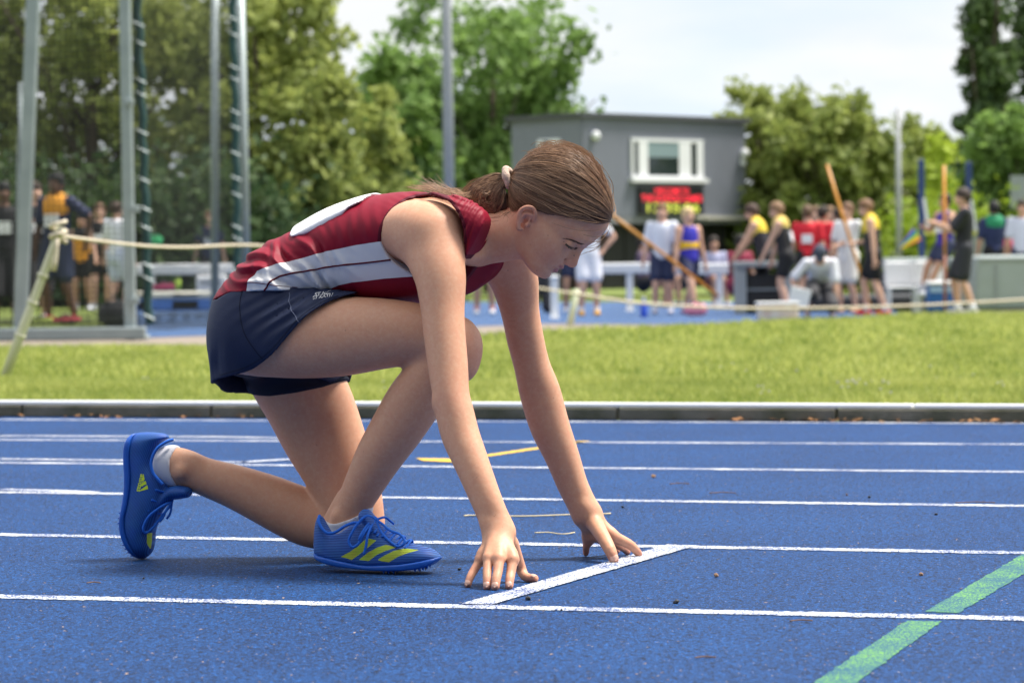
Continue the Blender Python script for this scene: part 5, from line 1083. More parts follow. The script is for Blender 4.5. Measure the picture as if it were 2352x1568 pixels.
path += (R_.normal(0, .02, (NH, 1, 3)) * np.sin(np.pi * tt_)[None, :, None]) + .006 * np.sin(tt_[None, :, None] * R_.uniform(6, 16, (NH, 1, 1)) + R_.uniform(0, 6, (NH, 1, 3)))
path /= np.linalg.norm(path, axis=-1)[..., None]; rr_ = rad(path)
lift = np.abs(R_.normal(0, .0017, (NH, 1))) + .0002
tp = np.minimum(1, np.linspace(.25, 3.5, K))[None, :]; isl = (np.arange(NH) < n1)[:, None]
rr_ = rr_ + lift - np.where(isl, (1 - tp) * HK * 2.8, 0); rr_[:, -1] = np.minimum(rr_[:, -1], np.linalg.norm(TIE - CC) + .004)
PW = CC + (path * rr_[..., None]) @ HR.T; NW = path @ HR.T
qf = path * rr_[..., None] / HK + np.array((0, 0, 85.)); bad = (poly_sd(qf[..., [0, 2]], HP) > 3.0).any(1)
shd = np.clip(.5 + .22 * np.sin(rd[:, 1] * 23 + rd[:, 2] * 31) * np.sin(rd[:, 0] * 17 + 2 * rd[:, 2] * 11) + R_.normal(0, .2, NH), 0.02, 1)
for i in np.nonzero(~bad)[0]: S_.ribbon(PW[i], NW[i], R_.uniform(.00035, .0008), shd[i])
S_.build('strands', hair)
# flyaway hairs above the crown, in the lighter hair tones
S2 = Strands()
for i in range(480):
    d0 = R_.normal(0, 1, 3); d0[2] = abs(d0[2]) + .3; d0[1] = d0[1] * .8 - .1; d0 /= np.linalg.norm(d0); d1 = slerp(d0[None], tdir[None], np.array([[R_.uniform(.15, .5)]]))[0]
    t = np.linspace(0, 1, 12)[:, None]; d = slerp(d0[None], d1[None], t); d /= np.linalg.norm(d, axis=1)[:, None]
    up_ = R_.uniform(.002, .016) * np.sin(np.pi * t[:, 0] * R_.uniform(.5, 1.0)) ; r = rad(d) + up_; P = CC + (d * r[:, None]) @ HR.T + (np.sin(t * R_.uniform(2, 7) + R_.uniform(0, 6)) * R_.normal(0, .002, 3))
    S2.ribbon(P, np.tile(np.array((0, -1.0, .2)), (12, 1)), .00042, R_.uniform(.75, 1.0))
for i in range(22):                     # loose wisps at the temple, brow and nape
    x, y, dx, dy = [(1404, 514, -2, 8), (1410, 502, 4, 10), (1162, 488, -3, 16), (1180, 484, -14, 12), (1290, 500, 40, 6)][i % 5]; p = G(x + R_.normal(0, 5), y + R_.normal(0, 3), -.055 if x < 1300 else -.012)
    e = G(x + dx * R_.uniform(.5, 1.8) + R_.normal(0, 6), y + dy * R_.uniform(.5, 1.6), -.06 if x < 1300 else -.02); t = np.linspace(0, 1, 10)[:, None]
    P = p * (1 - t) + e * t + np.sin(t * math.pi) * R_.normal(0, .003, 3); S2.ribbon(P, np.tile(np.array((0, -1.0, .1)), (10, 1)), .0002, R_.uniform(.3, .9))
# ponytail: strands curling round one centre, ends lying on the back
c0 = np.array((1124., 456.))
tail = Ell(G(1120, 452, 0), (.038, .027, .030)); tv, tf = polygonize(U(.01, tail, Ell(G(1145, 424, 0), (.02, .011, .014)), Ell(G(1152, 468, 0), (.026, .024, .024))), G(1124, 452, 0) - .08, G(1124, 452, 0) + .08, .004); mesh_obj('ponytail', tv, tf, m_hairbase, hair, True)
S3 = Strands()
outer = np.array([(1172, 404), (1140, 401), (1108, 409), (1083, 426), (1069, 452), (1072, 478), (1090, 496), (1114, 503), (1138, 495), (1146, 474), (1130, 458)], float)
for i in range(2400):
    v = R_.random() ** .7; lsg = R_.normal(0, .5); sc = 1 - .78 * v; o2 = c0 + (outer - c0) * sc; o2[0] = outer[0] + (0, 14 * v); o2[1] = lerp(o2[1], outer[1] + (0, 22 * v), .6)
    o2 += R_.normal(0, 2.2, o2.shape); m = R_.integers(6, 11); lat_ = math.sqrt(max(0.02, 1 - sc * sc * .8)); o3 = []
    for k, p in enumerate(o2[:m]): w = min(1, .22 + k * .3); o3.append(G(p[0], p[1], -.036 * lat_ * w * (1 if lsg < .35 else -1) + R_.normal(0, .0015)))
    P = catmull(o3, 4); N_ = P - G(*c0, 0.0); N_ = N_ + np.array((0, -.03, 0)); N_ /= np.linalg.norm(N_, axis=1)[:, None]; S3.ribbon(P, N_, R_.uniform(.0004, .0008), np.clip(R_.normal(.5, .22), .02, 1))
for i in range(900):
    v = R_.random(); e_ = R_.random(); p = np.array([(1170, 404 + 14 * v), (1156, 416 + 16 * v), (lerp(1122, 1158, v), 440 + 8 * v), (lerp(1104, 1152, v), 470), (lerp(1098, 1138, v), 492 + 8 * e_)]) + R_.normal(0, 2.0, (5, 2)); m = R_.integers(4, 6)
    o3 = [G(q[0], q[1], -lf * (1 - .25 * abs(2 * v - 1)) + R_.normal(0, .0012)) for q, lf in zip(p[:m], (.012, .022, .031, .033, .028))]; P = catmull(o3, 4); S3.ribbon(P, np.tile(np.array((0, -1.0, .2)), (len(P), 1)), R_.uniform(.0004, .0008), np.clip(R_.normal(.48, .22), .02, 1))
for i in range(190):
    x0, y0 = R_.uniform(1040, 1085), R_.uniform(436, 462); L_ = R_.uniform(20, 120); n = 9; t = np.linspace(0, 1, n); xs = x0 - L_ * t; base = np.interp(xs, [900, 940, 987, 1037, 1096], [446, 438, 431, 444, 458])
    ys = base + (y0 - base) * (1 - t) - 2 - R_.uniform(0, 12) * t ** 2 - np.abs(R_.normal(0, 3)) * np.sin(t * 5 + R_.uniform(0, 6)); l_ = R_.normal(-.02, .035)
    if i % 12 == 0: ys -= 22 * t ** 2 * R_.uniform(.5, 1.4)
    P = np.array([G(a, b, l_) for a, b in zip(xs, ys)]); S3.ribbon(P, np.tile(np.array((0, -.6, .8)), (n, 1)), R_.uniform(.0003, .0007), np.clip(R_.normal(.6, .2), .02, 1))
for i in range(160):                    # frizz round the ponytail
    a = R_.uniform(math.pi * .6, math.pi * 2.1); r = R_.uniform(.9, 1.15); p0 = c0 + np.array((52 * math.cos(a) * r, -46 * math.sin(a) * r)); a2 = a + R_.uniform(.3, .9); r2 = r + R_.uniform(-.05, .25)
    p1 = c0 + np.array((52 * math.cos((a + a2) / 2) * (r + r2) / 2 * 1.05, -46 * math.sin((a + a2) / 2) * (r + r2) / 2 * 1.05)); p2 = c0 + np.array((52 * math.cos(a2) * r2, -46 * math.sin(a2) * r2)); l_ = R_.normal(-.015, .015)
    S3.ribbon(catmull([G(*p0, l_), G(*p1, l_), G(*p2, l_)], 5), np.tile(np.array((0, -1.0, 0)), (11, 1)), .0004, R_.uniform(.6, 1))
S2.build('flyaway_strands', hair); S3.build('ponytail_strands', hair)
# hair tie
mb = MB(); ax_ = G(1150, 418, 0) - TIE; ax_ /= np.linalg.norm(ax_); e1 = np.cross(ax_, (0, 1, 0)); e1 /= np.linalg.norm(e1); e2 = np.cross(ax_, e1); pts = []; cT = G(1170, 411, -.004)
for k in range(33):
    a = 2 * math.pi * k / 32; pts.append(tuple(cT + (e1 * math.cos(a) + e2 * math.sin(a)) * .0205))
mb.tube(pts, [.0085 + .0008 * math.sin(k * 5.1) for k in range(33)], 10, cap=False); mb.build('hair_tie', mat('beige_tie', srgb(206, 182, 166), .8, .2, noise=(220, .8, srgb(160, 136, 122)), bump=(260, .8, .002)), hair, True)
# ------------------------------------------------------------------ people beyond the lawn
SKIN = {'light': (.60, .36, .26), 'tan': (.44, .25, .165), 'dark': (.13, .07, .048)}
def nrm(v): v = np.asarray(v, float); return v / (np.linalg.norm(v) + 1e-9)
def ik(a, b, l1, l2, pole):
    d = b - a; D = np.linalg.norm(d); D = min(D, (l1 + l2) * .999); u = nrm(d); x = (l1 * l1 - l2 * l2 + D * D) / (2 * D); h = math.sqrt(max(0, l1 * l1 - x * x)); p = np.asarray(pole, float); p = nrm(p - u * (p @ u)); return a + u * x + p * h, a + u * D
def ptube(pts, rs, off=0.0, n=3): return Tube([(*p, r + off, r + off) for p, r in zip(pts, rs)], n=n)
PV = .019
def hexmat(pre, c, rough=.7): k = pre + '_' + '_'.join(str(int(v * 999)) for v in c[:3]); return mat(k, tuple(c[:3]), rough, .3)
def person(label, px, Y, h, face, kit, pose=None, group=None, z=None, cat='person'):
    po = dict(lean=.0, side=0., hR=(.03, -.17, .42), hL=(.03, .17, .42), fR=(.02, -.07), fL=(-.02, .07), pz=.52, nod=.0, eR=(-1, -.25, .2), eL=(-1, .25, .2), kp=(1, 0, 0), fzR=0., fzL=0.); po.update(pose or {})
    g = at(px, 640, Y); zz = float(gz(g[0], Y)) if z is None else z
    root = empty('person', (g[0], Y, zz), math.radians(face)); tag(root, label, cat, group)
    A = lambda *v: np.array(v, float) * h
    c, s = math.cos(po['lean']), math.sin(po['lean'])
    pel = A(0, 0, po['pz'])
    def tor(f, l, u): return pel + A(f * c + u * s, l + u * po['side'], u * c - f * s)
    chest = tor(0, 0, .19); neck = tor(.0, 0, .31); shR, shL = tor(0, -.105, .285), tor(0, .105, .285)
    hd = neck + A(math.sin(po['lean'] * .6 + po['nod']) * .095, 0, math.cos(po['lean'] * .6 + po['nod']) * .095); hu = nrm(hd - neck); hf = nrm(np.array((1, 0, 0)) - hu * hu[0])
    hipR, hipL = pel + A(0, -.05, 0), pel + A(0, .05, 0)
    ftR, ftL = A(po['fR'][0], po['fR'][1], .045 + po['fzR']), A(po['fL'][0], po['fL'][1], .045 + po['fzL'])
    knR, ftR = ik(hipR, ftR, .245 * h, .245 * h, po['kp']); knL, ftL = ik(hipL, ftL, .245 * h, .245 * h, po['kp'])
    elR, haR = ik(shR, A(*po['hR']), .17 * h, .155 * h, po['eR']); elL, haL = ik(shL, A(*po['hL']), .17 * h, .155 * h, po['eL'])
    R3 = np.stack((hf, np.cross(hu, hf), hu), -1)
    hd_ = [Ell(hd, A(.058, .046, .068), R3), Ell(hd + hf * .028 * h - hu * .03 * h, A(.034, .034, .036), R3), Ell(hd + hf * .062 * h - hu * .012 * h, A(.012, .009, .014), R3)] + [Ell(hd + np.cross(hu, hf) * sg * .047 * h - hu * .01 * h, A(.012, .007, .018), R3) for sg in (-1, 1)]
    trunk = Tube([(*tor(0, 0, -.03), .062 * h, .085 * h), (*tor(.005, 0, .06), .056 * h, .075 * h), (*tor(.0, 0, .16), .062 * h, .088 * h), (*tor(-.005, 0, .25), .06 * h, .098 * h), (*tor(-.004, 0, .3), .034 * h, .05 * h)], n=3)
    ar = [.034 * h, .027 * h, .024 * h, .025 * h, .016 * h]
    def arm(sh, el, ha): return [sh, lerp(sh, el, .6), el, lerp(el, ha, .35), ha]
    def leg(hp, kn, ft): return [hp, lerp(hp, kn, .5), kn, lerp(kn, ft, .35), ft], [.056 * h, .047 * h, .034 * h, .034 * h, .021 * h]
    aR, aL = arm(shR, elR, haR), arm(shL, elL, haL); lR, lr_ = leg(hipR, knR, ftR); lL, _ = leg(hipL, knL, ftL)
    limbs = [ptube(aR, ar), ptube(aL, ar), ptube(lR, lr_), ptube(lL, lr_)]
    hands = []
    for el, ha in ((elR, haR), (elL, haL)): d = nrm(ha - el); hands.append(ptube([ha, ha + d * .035 * h], [.019 * h, .017 * h]))
    sd = U(.03 * h, trunk, ptube([tor(0, 0, .27), neck + (hd - neck) * .4], [.032 * h, .03 * h])); sd = U(.012 * h, sd, *hd_); sd = U(.03 * h, sd, *limbs); sd = U(.012, sd, *hands)
    allp = np.array(aR + aL + lR + lL + [hd]); lo, hi = allp.min(0) - .13 * h, allp.max(0) + .13 * h
    V_, F_ = polygonize(sd, lo, hi, PV, nb=6); V_ = relax(V_, F_, 1, .4); mb = MB()
    for el, ha, sg in ((elR, haR, -1), (elL, haL, 1)):      # fingers
        d = nrm(ha - el); sx_ = nrm(np.cross(d, (0, 0, 1)) if abs(d[2]) < .9 else np.cross(d, (0, 1, 0)))
        for k in range(4): b = ha + d * .04 * h + sx_ * (k - 1.5) * .0095 * h; mb.tube([b, b + d * .022 * h + sx_ * (k - 1.5) * .002 * h, b + d * .04 * h - np.array((0, 0, .004))], [.0056 * h, .005 * h, .0036 * h], 5)
        b = ha + d * .015 * h - sx_ * .014 * h; mb.tube([b, b + d * .02 * h - sx_ * .014 * h, b + d * .036 * h - sx_ * .018 * h], [.0075 * h, .006 * h, .004 * h], 5)
    q = [tuple(f) for f in F_]; n0 = len(V_); mesh_obj('body', np.concatenate([V_, np.array(mb.v)]), q + [tuple(i + n0 for i in f) for f in mb.f], hexmat('skin', SKIN[kit['skin']], .55), root, True)
    def cloth(nm, node, m, par=root, vox=PV): v, f = polygonize(node, lo - .04, hi + .04, vox, nb=6, slack=2.2); return mesh_obj(nm, relax(v, f, 1, .4), f, m, par, True) if len(f) else None
    sl = kit.get('sleeve', .6); t1 = Tube([(*tor(.004, 0, kit.get('hem', .015)), .076 * h, .098 * h), (*tor(.006, 0, .06), .068 * h, .09 * h), (*tor(.0, 0, .16), .071 * h, .098 * h), (*tor(-.005, 0, .25), .067 * h, .102 * h), (*tor(-.006, 0, .285), .045 * h, .08 * h)], n=3)
    parts = [t1]
    if sl > 0:
        for sh, el in ((shR, elR), (shL, elL)): parts.append(ptube([sh, lerp(sh, el, sl * .5), lerp(sh, el, sl)], [.04 * h, .039 * h, .04 * h]))
    top = cloth('top', U(.02 * h, *parts), hexmat('cloth', kit['top']))
    if 'band' in kit:                    # second colour across the chest
        u0, u1 = kit.get('bandz', (.17, .31)); cloth('top_panel', Tube([(*tor(.0, 0, u0), .0745 * h, .1015 * h), (*tor(-.003, 0, (u0 + u1) / 2), .0745 * h, .106 * h), (*tor(-.006, 0, u1), .052 * h, .088 * h)], n=3), hexmat('cloth', kit['band']))
    if 'bib' in kit:
        f0 = .074 if kit['bib'] > 0 else -.074; c0 = tor(f0, 0, .16); up_ = nrm(tor(0, 0, .2) - tor(0, 0, .1)); MB().box(tuple(c0), (.012 * h, .10 * h, .085 * h), R=Matrix(np.stack((nrm(np.cross((0, 1, 0), up_)), (0, 1, 0), up_), -1).tolist())).build('number_bib', MATS['bib_paper'], root)
    st_ = kit.get('short', .6); cloth('shorts', U(.02 * h, Tube([(*tor(0, 0, -.035), .072 * h, .094 * h), (*tor(0, 0, .03), .066 * h, .088 * h)], n=2), *[ptube([hp, lerp(hp, kn, st_ * .5), lerp(hp, kn, st_)], [.064 * h, .062 * h, .06 * h]) for hp, kn in ((hipR, knR), (hipL, knL))]), hexmat('cloth', kit['shorts']))
    hc = kit.get('hair', (.10, .055, .03)); hn = Sub(.01, U(.012, Ell(hd + hu * .012 * h - hf * .008 * h, A(.066, .055, .068), R3), Ell(hd + hu * .04 * h, A(.055, .05, .042), R3)), Ell(hd + hf * .06 * h - hu * .045 * h, A(.062, .075, .062), R3), Ell(hd - hu * .085 * h, A(.09, .09, .04), R3))
    if not kit.get('cap'): cloth('hair', hn, hexmat('hair', hc, .6))
    else: cloth('cap', U(.01, Ell(hd + hu * .03 * h, A(.064, .055, .052), R3), Ell(hd + hf * .07 * h + hu * .02 * h, A(.04, .04, .008), R3)), hexmat('cloth', kit['cap']))
    for kn, ft in ((knR, ftR), (knL, ftL)):
        d = nrm(np.array((1, .0, 0)) + (ft - kn) * np.array((0, 0, 0))); b = ft + np.array((0, 0, -.022 * h)); pts = [b - d * .02 * h, b + d * .03 * h, b + d * .085 * h]
        v, f = polygonize(U(.01, Tube([(*pts[0], .026 * h, .024 * h), (*pts[1], .028 * h, .026 * h), (*pts[2], .015 * h, .024 * h)], n=3)), b - .12 * h, b + .14 * h, .016, nb=6); mesh_obj('shoe', v, f, hexmat('cloth', kit['shoes']), root, True)
        if 'socks' in kit: m_ = MB(); m_.tube([tuple(ft - (0, 0, .012 * h)), tuple(lerp(ft, kn, kit.get('sockh', .16)))], [.0265 * h, .027 * h], 9); m_.build('sock', hexmat('cloth', kit['socks']), root, True)
    return root
BLK, WHT, NVY, RED, YEL, ORG = (.012, .012, .015), (.72, .73, .78), (.022, .03, .075), (.62, .02, .035), (.72, .52, .05), (.70, .30, .03)
GL_, GR_ = 'athletes waiting inside the throwing cage', 'vaulters gathered beside the landing mats'
if PEOPLE:
    person('tall athlete in navy and orange kit with a white number, behind the cage net', 133, 35.6, 1.80, -112, dict(skin='dark', top=NVY, band=ORG, bandz=(.22, .3), sleeve=.75, shorts=(.03, .04, .08), short=.85, hair=(.01, .01, .01), shoes=(.5, .06, .05), bib=1), dict(hL=(-.06, .19, .55), eL=(-.2, 1, -.1), fR=(.02, -.06), fL=(-.04, .10)), GL_)
    person('athlete in black with a white number at the far left edge behind the cage', 12, 35.2, 1.68, -80, dict(skin='dark', top=BLK, sleeve=1.6, shorts=BLK, short=1.3, hair=(.01, .01, .01), shoes=(.05, .05, .05), bib=1), None, GL_)
    person('athlete in dark clothes half hidden by the leftmost cage pole', 82, 36.6, 1.72, -60, dict(skin='light', top=BLK, sleeve=1.5, shorts=BLK, short=1.2, hair=(.06, .04, .03), shoes=WHT, bib=1), dict(hR=(.1, -.1, .7)), GL_)
    person('athlete in orange top and black shorts just right of the tall athlete', 190, 44.5, 1.46, -95, dict(skin='tan', top=ORG, band=BLK, bandz=(.24, .3), sleeve=0, shorts=BLK, hair=(.05, .03, .02), shoes=WHT, socks=WHT), None, GL_)
    person('athlete in orange vest with hands clasped, between the first two cage poles', 232, 44, 1.60, -85, dict(skin='light', top=BLK, band=ORG, bandz=(.0, .14), sleeve=0, shorts=BLK, hair=(.12, .06, .03), shoes=WHT, bib=1, socks=WHT), dict(hR=(.12, -.04, .5), hL=(.12, .04, .5)), GL_)
    person('athlete in white top and pale shorts beside the second cage pole', 270, 43.5, 1.62, 60, dict(skin='light', top=WHT, sleeve=.7, shorts=(.55, .6, .75), short=.8, hair=(.05, .03, .02), shoes=WHT, socks=(.7, .2, .1)), None, GL_)
    person('athlete in dark top with a white number standing behind the third cage pole', 483, 49, 1.56, -92, dict(skin='light', top=NVY, sleeve=.6, shorts=BLK, short=.7, hair=(.2, .1, .06), shoes=WHT, bib=1), None, GL_)
    person('figure in dull red top far behind the runner\'s lower back', 603, 52, 1.42, -90, dict(skin='tan', top=(.3, .03, .06), sleeve=.6, shorts=BLK, hair=(.15, .07, .05), shoes=BLK))
    person('athlete in white shirt, white shorts and orange shoes behind the runner\'s face', 1352, 42.6, 1.66, -85, dict(skin='light', top=WHT, sleeve=.6, shorts=(.68, .69, .76), short=.75, hair=(.1, .06, .04), shoes=(.75, .38, .03), socks=WHT), dict(hR=(.02, -.13, .57), hL=(.02, .13, .57), eR=(-.2, -1, 0), eL=(-.2, 1, 0)))
    person('person in dark shorts partly hidden behind the athlete in white', 1316, 45.5, 1.6, -95, dict(skin='tan', top=(.6, .6, .66), sleeve=.6, shorts=NVY, hair=(.03, .02, .02), shoes=WHT))
    person('athlete in black leggings standing between the runner\'s arms', 1112, 43, 1.62, -90, dict(skin='tan', top=(.05, .05, .06), sleeve=.6, shorts=BLK, short=.6, hair=(.04, .03, .02), shoes=(.65, .66, .7), socks=(.6, .3, .3)))
    person('person in grey trousers by the white rail end behind the runner\'s far arm', 1245, 45, 1.62, -100, dict(skin='tan', top=(.1, .1, .12), sleeve=.6, shorts=(.03, .03, .035), short=1.9, hair=(.03, .02, .02), shoes=BLK))
    person('boy in white and blue polo shirt and navy shorts below the display board', 1522, 43.2, 1.62, -95, dict(skin='light', top=(.66, .69, .78), sleeve=.85, shorts=NVY, short=.75, hair=(.20, .11, .05), shoes=(.5, .5, .6), socks=WHT), dict(hL=(.08, .19, .45), hR=(.03, -.18, .43)))
    person('blond boy in blue and yellow striped vest walking beside the white polo boy', 1582, 42.8, 1.58, -60, dict(skin='light', top=(.035, .03, .36), band=(.74, .45, .03), bandz=(.12, .18), sleeve=0, shorts=(.02, .025, .07), short=.55, hair=(.60, .43, .22), shoes=(.25, .12, .3), socks=WHT), dict(fR=(.17, -.05), fL=(-.16, .05), pz=.5))
    person('seated spectator with dark hair in the shade under the cabin', 1640, 50, 1.62, -80, dict(skin='tan', top=(.35, .36, .5), sleeve=.6, shorts=(.1, .03, .04), hair=(.03, .02, .015), shoes=(.5, .5, .55)), dict(pz=.25, fR=(.22, -.06), fL=(.24, .08), hR=(.2, -.1, .35), hL=(.2, .1, .35)))
    person('seated spectator with crossed legs left of the polo boy', 1478, 49, 1.6, -20, dict(skin='tan', top=(.12, .08, .12), sleeve=.6, shorts=BLK, hair=(.03, .02, .015), shoes=(.55, .4, .42)), dict(pz=.27, fR=(.26, -.06), fL=(.2, .05), hR=(.2, -.1, .35), hL=(.2, .1, .35)))
    person('boy in black and yellow vest reaching down to the left', 1760, 42.6, 1.62, 160, dict(skin='light', top=(.025, .022, .03), band=YEL, bandz=(.21, .31), sleeve=0, shorts=BLK, hair=(.07, .04, .03), shoes=WHT), dict(lean=.30, hR=(.34, -.12, .46), hL=(.32, .10, .40), eR=(-.3, -.4, -1), eL=(-.3, .4, -1), nod=.2), GR_)
    person('boy in black and yellow vest with a white bib bending to the black chairs', 1808, 41.4, 1.60, 165, dict(skin='light', top=(.03, .028, .03), band=(.6, .45, .12), bandz=(.25, .31), sleeve=0, shorts=BLK, hair=(.24, .14, .08), shoes=WHT, bib=-1), dict(lean=.2, hR=(.2, -.12, .32), hL=(.3, .08, .30), nod=.15), GR_)
    person('boy in red T-shirt with a white number on his back', 1856, 45, 1.60, 80, dict(skin='light', top=RED, sleeve=.7, shorts=BLK, hair=(.12, .07, .04), shoes=WHT, bib=-1), None, GR_)
    person('boy in plain red T-shirt with dark hair', 1893, 46, 1.60, 30, dict(skin='tan', top=RED, sleeve=.7, shorts=BLK, hair=(.03, .02, .015), shoes=WHT), None, GR_)
    person('boy in loose white T-shirt and white shorts holding the orange pole', 1948, 42.4, 1.58, -130, dict(skin='light', top=(.70, .70, .72), sleeve=.7, hem=-.02, shorts=(.66, .64, .62), short=.85, hair=(.18, .10, .06), shoes=(.5, .3, .2)), dict(hL=(.12, -.02, .62), hR=(.05, -.17, .46)), GR_)
    person('boy in yellow and black vest, black shorts and red shoes', 2008, 40.6, 1.60, 175, dict(skin='light', top=(.03, .026, .03), band=YEL, bandz=(.22, .31), sleeve=0, shorts=(.01, .01, .012), short=.7, hair=(.20, .11, .06), shoes=(.72, .03, .04), socks=WHT), dict(lean=.12, hR=(.16, -.1, .62), hL=(.0, .15, .44), fR=(.07, -.06), fL=(-.09, .07), nod=.25), GR_)
    person('crouching man in white shirt and dark cap holding a white board', 1882, 39.8, 1.68, -95, dict(skin='light', top=(.66, .67, .74), sleeve=.8, shorts=(.03, .03, .035), short=1.85, cap=(.05, .06, .09), shoes=(.5, .4, .42)), dict(lean=.95, pz=.27, hR=(.27, -.17, .16), hL=(.30, .13, .06), fR=(.08, -.1), fL=(.02, .1), nod=.35, eR=(-.2, -1, .3), eL=(-.2, 1, .3)), GR_)
    person('bearded man in black shirt and shorts filming with his phone', 2216, 40.2, 1.72, 176, dict(skin='light', top=(.022, .023, .03), sleeve=.85, shorts=(.03, .032, .04), short=.85, hair=(.05, .035, .03), shoes=(.6, .58, .52), socks=WHT), dict(hR=(.24, -.03, .72), hL=(.22, .03, .72), eR=(-.4, -.5, -1), eL=(-.4, .5, -1), fR=(.05, -.05), fL=(-.06, .06), nod=.12), GR_)
    person('boy in blue and red vest sitting on the grey mat', 2172, 42.6, 1.55, -150, dict(skin='tan', top=(.05, .035, .28), band=(.6, .05, .08), bandz=(.14, .2), sleeve=0, shorts=NVY, short=.6, hair=(.03, .02, .02), shoes=WHT, socks=(.6, .6, .68), sockh=.3, bib=1), dict(pz=.19, fR=(.22, -.08), fL=(.26, .04), fzR=-.28, fzL=-.30, hR=(.16, -.12, .36), hL=(.2, .1, .4)), GR_, z=.50)
    person('person in navy and green top behind the grey mat', 2284, 47, 1.66, 100, dict(skin='tan', top=(.02, .03, .09), band=(.02, .22, .10), bandz=(.24, .31), sleeve=.8, shorts=BLK, hair=(.012, .012, .012), shoes=BLK), None, GR_)
    person('person with dark hair at the right edge behind the grey mat', 2350, 46, 1.66, -110, dict(skin='tan', top=(.5, .52, .6), sleeve=.8, shorts=NVY, hair=(.04, .03, .02), shoes=BLK), None, GR_)
    person('child in crimson top behind the grey mat', 2316, 52, 1.28, -90, dict(skin='light', top=(.42, .03, .12), sleeve=.8, shorts=BLK, hair=(.1, .06, .04), shoes=BLK), None, GR_)
    person('boy in white top standing behind the two red T-shirts', 1872, 48.5, 1.64, -100, dict(skin='light', top=WHT, sleeve=.7, shorts=NVY, hair=(.16, .09, .05), shoes=WHT), dict(side=.04), GR_)
    person('dark haired boy in navy top half hidden behind the white T-shirt boy', 1926, 47.5, 1.58, 150, dict(skin='tan', top=NVY, sleeve=.7, shorts=BLK, hair=(.02, .015, .012), shoes=WHT), None, GR_)
    person('boy in red top glimpsed right of the plain red T-shirt', 1908, 50, 1.66, -70, dict(skin='light', top=(.55, .03, .05), sleeve=.7, shorts=BLK, hair=(.22, .13, .07), shoes=WHT), None, GR_)
    person('seated spectator in maroon kit with pale socks by the grey frame', 1690, 45.5, 1.6, -60, dict(skin='dark', top=(.25, .03, .06), sleeve=.5, shorts=(.25, .03, .06), hair=(.02, .015, .012), shoes=(.5, .8, .2), socks=(.66, .67, .74), sockh=.5), dict(pz=.26, lean=.25, fR=(.24, -.08), fL=(.2, .08), hR=(.24, -.08, .28), hL=(.24, .08, .28)))
    person('person in pale top seated low behind the leaning orange pole', 1560, 51, 1.6, -110, dict(skin='tan', top=(.4, .42, .55), sleeve=.6, shorts=BLK, hair=(.03, .02, .02), shoes=BLK), dict(pz=.26, fR=(.22, -.07), fL=(.24, .07), hR=(.2, -.1, .34), hL=(.2, .1, .34)))
# ------------------------------------------------------------------ equipment and small things beyond the lawn
def gp_(px, Y): p = at(px, 640, Y); return np.array((p[0], Y, float(gz(p[0], Y))))
m_white = mat('white_plastic', (.72, .73, .74), .4); m_grey = mat('grey_paint', srgb(150, 156, 158), .6, noise=(3, .5, srgb(128, 134, 136))); m_dgrey = mat('dark_grey', srgb(60, 62, 66), .7)
def thing(name, label, cat, loc, rz=0, group=None): o = empty(name, tuple(loc), rz); return tag(o, label, cat, group)
# white rails
def rail(px0, px1, Y, ytop, ybot, posts, label):
    b = gp_(px0, Y); r = thing('rail_barrier', label, 'barrier', b, 0, 'white rail barriers'); z1 = at((px0 + px1) / 2, ytop, Y)[2] - b[2]; z0 = at((px0 + px1) / 2, ybot, Y)[2] - b[2]; L_ = at(px1, 640, Y)[0] - b[0]
    MB().box((L_ / 2, 0, (z0 + z1) / 2), (L_, .07, z1 - z0)).build('rail', m_white, r, bevel=.02)
    for p in posts: x = at(p, 640, Y)[0] - b[0]; MB().box((x, .06, z0 / 2 + .02), (.105, .06, z0 - .02)).build('post', m_white, r, bevel=.01); MB().box((x, .1, .015), (.12, .5, .03)).build('foot', m_white, r, bevel=.008)
rail(1372, 1500, 46, 604, 628, (1446,), 'white rail barrier left of the polo boy'); rail(1560, 1700, 46.4, 605, 630, (1653,), 'white rail barrier right of the blue vest boy')
rail(1262, 1284, 40.5, 632, 640, (1273,), 'short white barrier end standing beside the rope post'); rail(310, 545, 46, 606, 630, (346, 500), 'white rail barrier seen through the cage'); rail(1090, 1190, 46, 606, 628, (1180,), 'white rail barrier between the runner\'s arms')
# landing mats
b = gp_(2300, 43.5); mt = thing('landing_mat', 'large pale grey landing mat at the right edge', 'mat', b); x0 = at(2236, 640, 43.5)[0] - b[0]
m_mat = mat('mat_grey', srgb(160, 170, 168), .7, noise=(2, .5, srgb(142, 152, 150)), bump=(4, .3, .05)); MB().box((x0 + 1.5, 1.0, .40), (3.0, 2.4, .80)).build('block', m_mat, mt, bevel=.07, seg=3)
for z in (.74,): MB().box((x0 + 1.5, -.21, z), (2.9, .03, .03)).build('seam', m_grey, mt)
for i in range(5): MB().box((x0 + .3 + i * .55, -.215, .36), (.025, .02, .6)).build('strap', m_grey, mt)
b = gp_(2120, 45.5); m2 = thing('landing_mat', 'grey topped landing mat with dark open side behind the vaulters', 'mat', b); MB().box((0, .6, .70), (1.15, 1.6, .16)).build('top_pad', m_mat, m2, bevel=.04, seg=2); MB().box((0, .6, .30), (1.05, 1.4, .56)).build('core', m_dgrey, m2)
b = gp_(1745, 42.2); cg = thing('equipment_frame', 'grey metal frame with black crates under it', 'frame', b)
for x in (-.28, .36): MB().box((x, 0, .34), (.16, .3, .68)).build('leg', m_grey, cg, bevel=.01)
MB().box((.05, 0, .72), (.85, .4, .08)).build('top', m_grey, cg, bevel=.01); MB().box((.06, .1, .3), (.5, .25, .56)).build('crate', m_blk, cg, bevel=.01); MB().box((.06, -.06, .36), (.5, .02, .025)).build('rod', m_grey, cg)
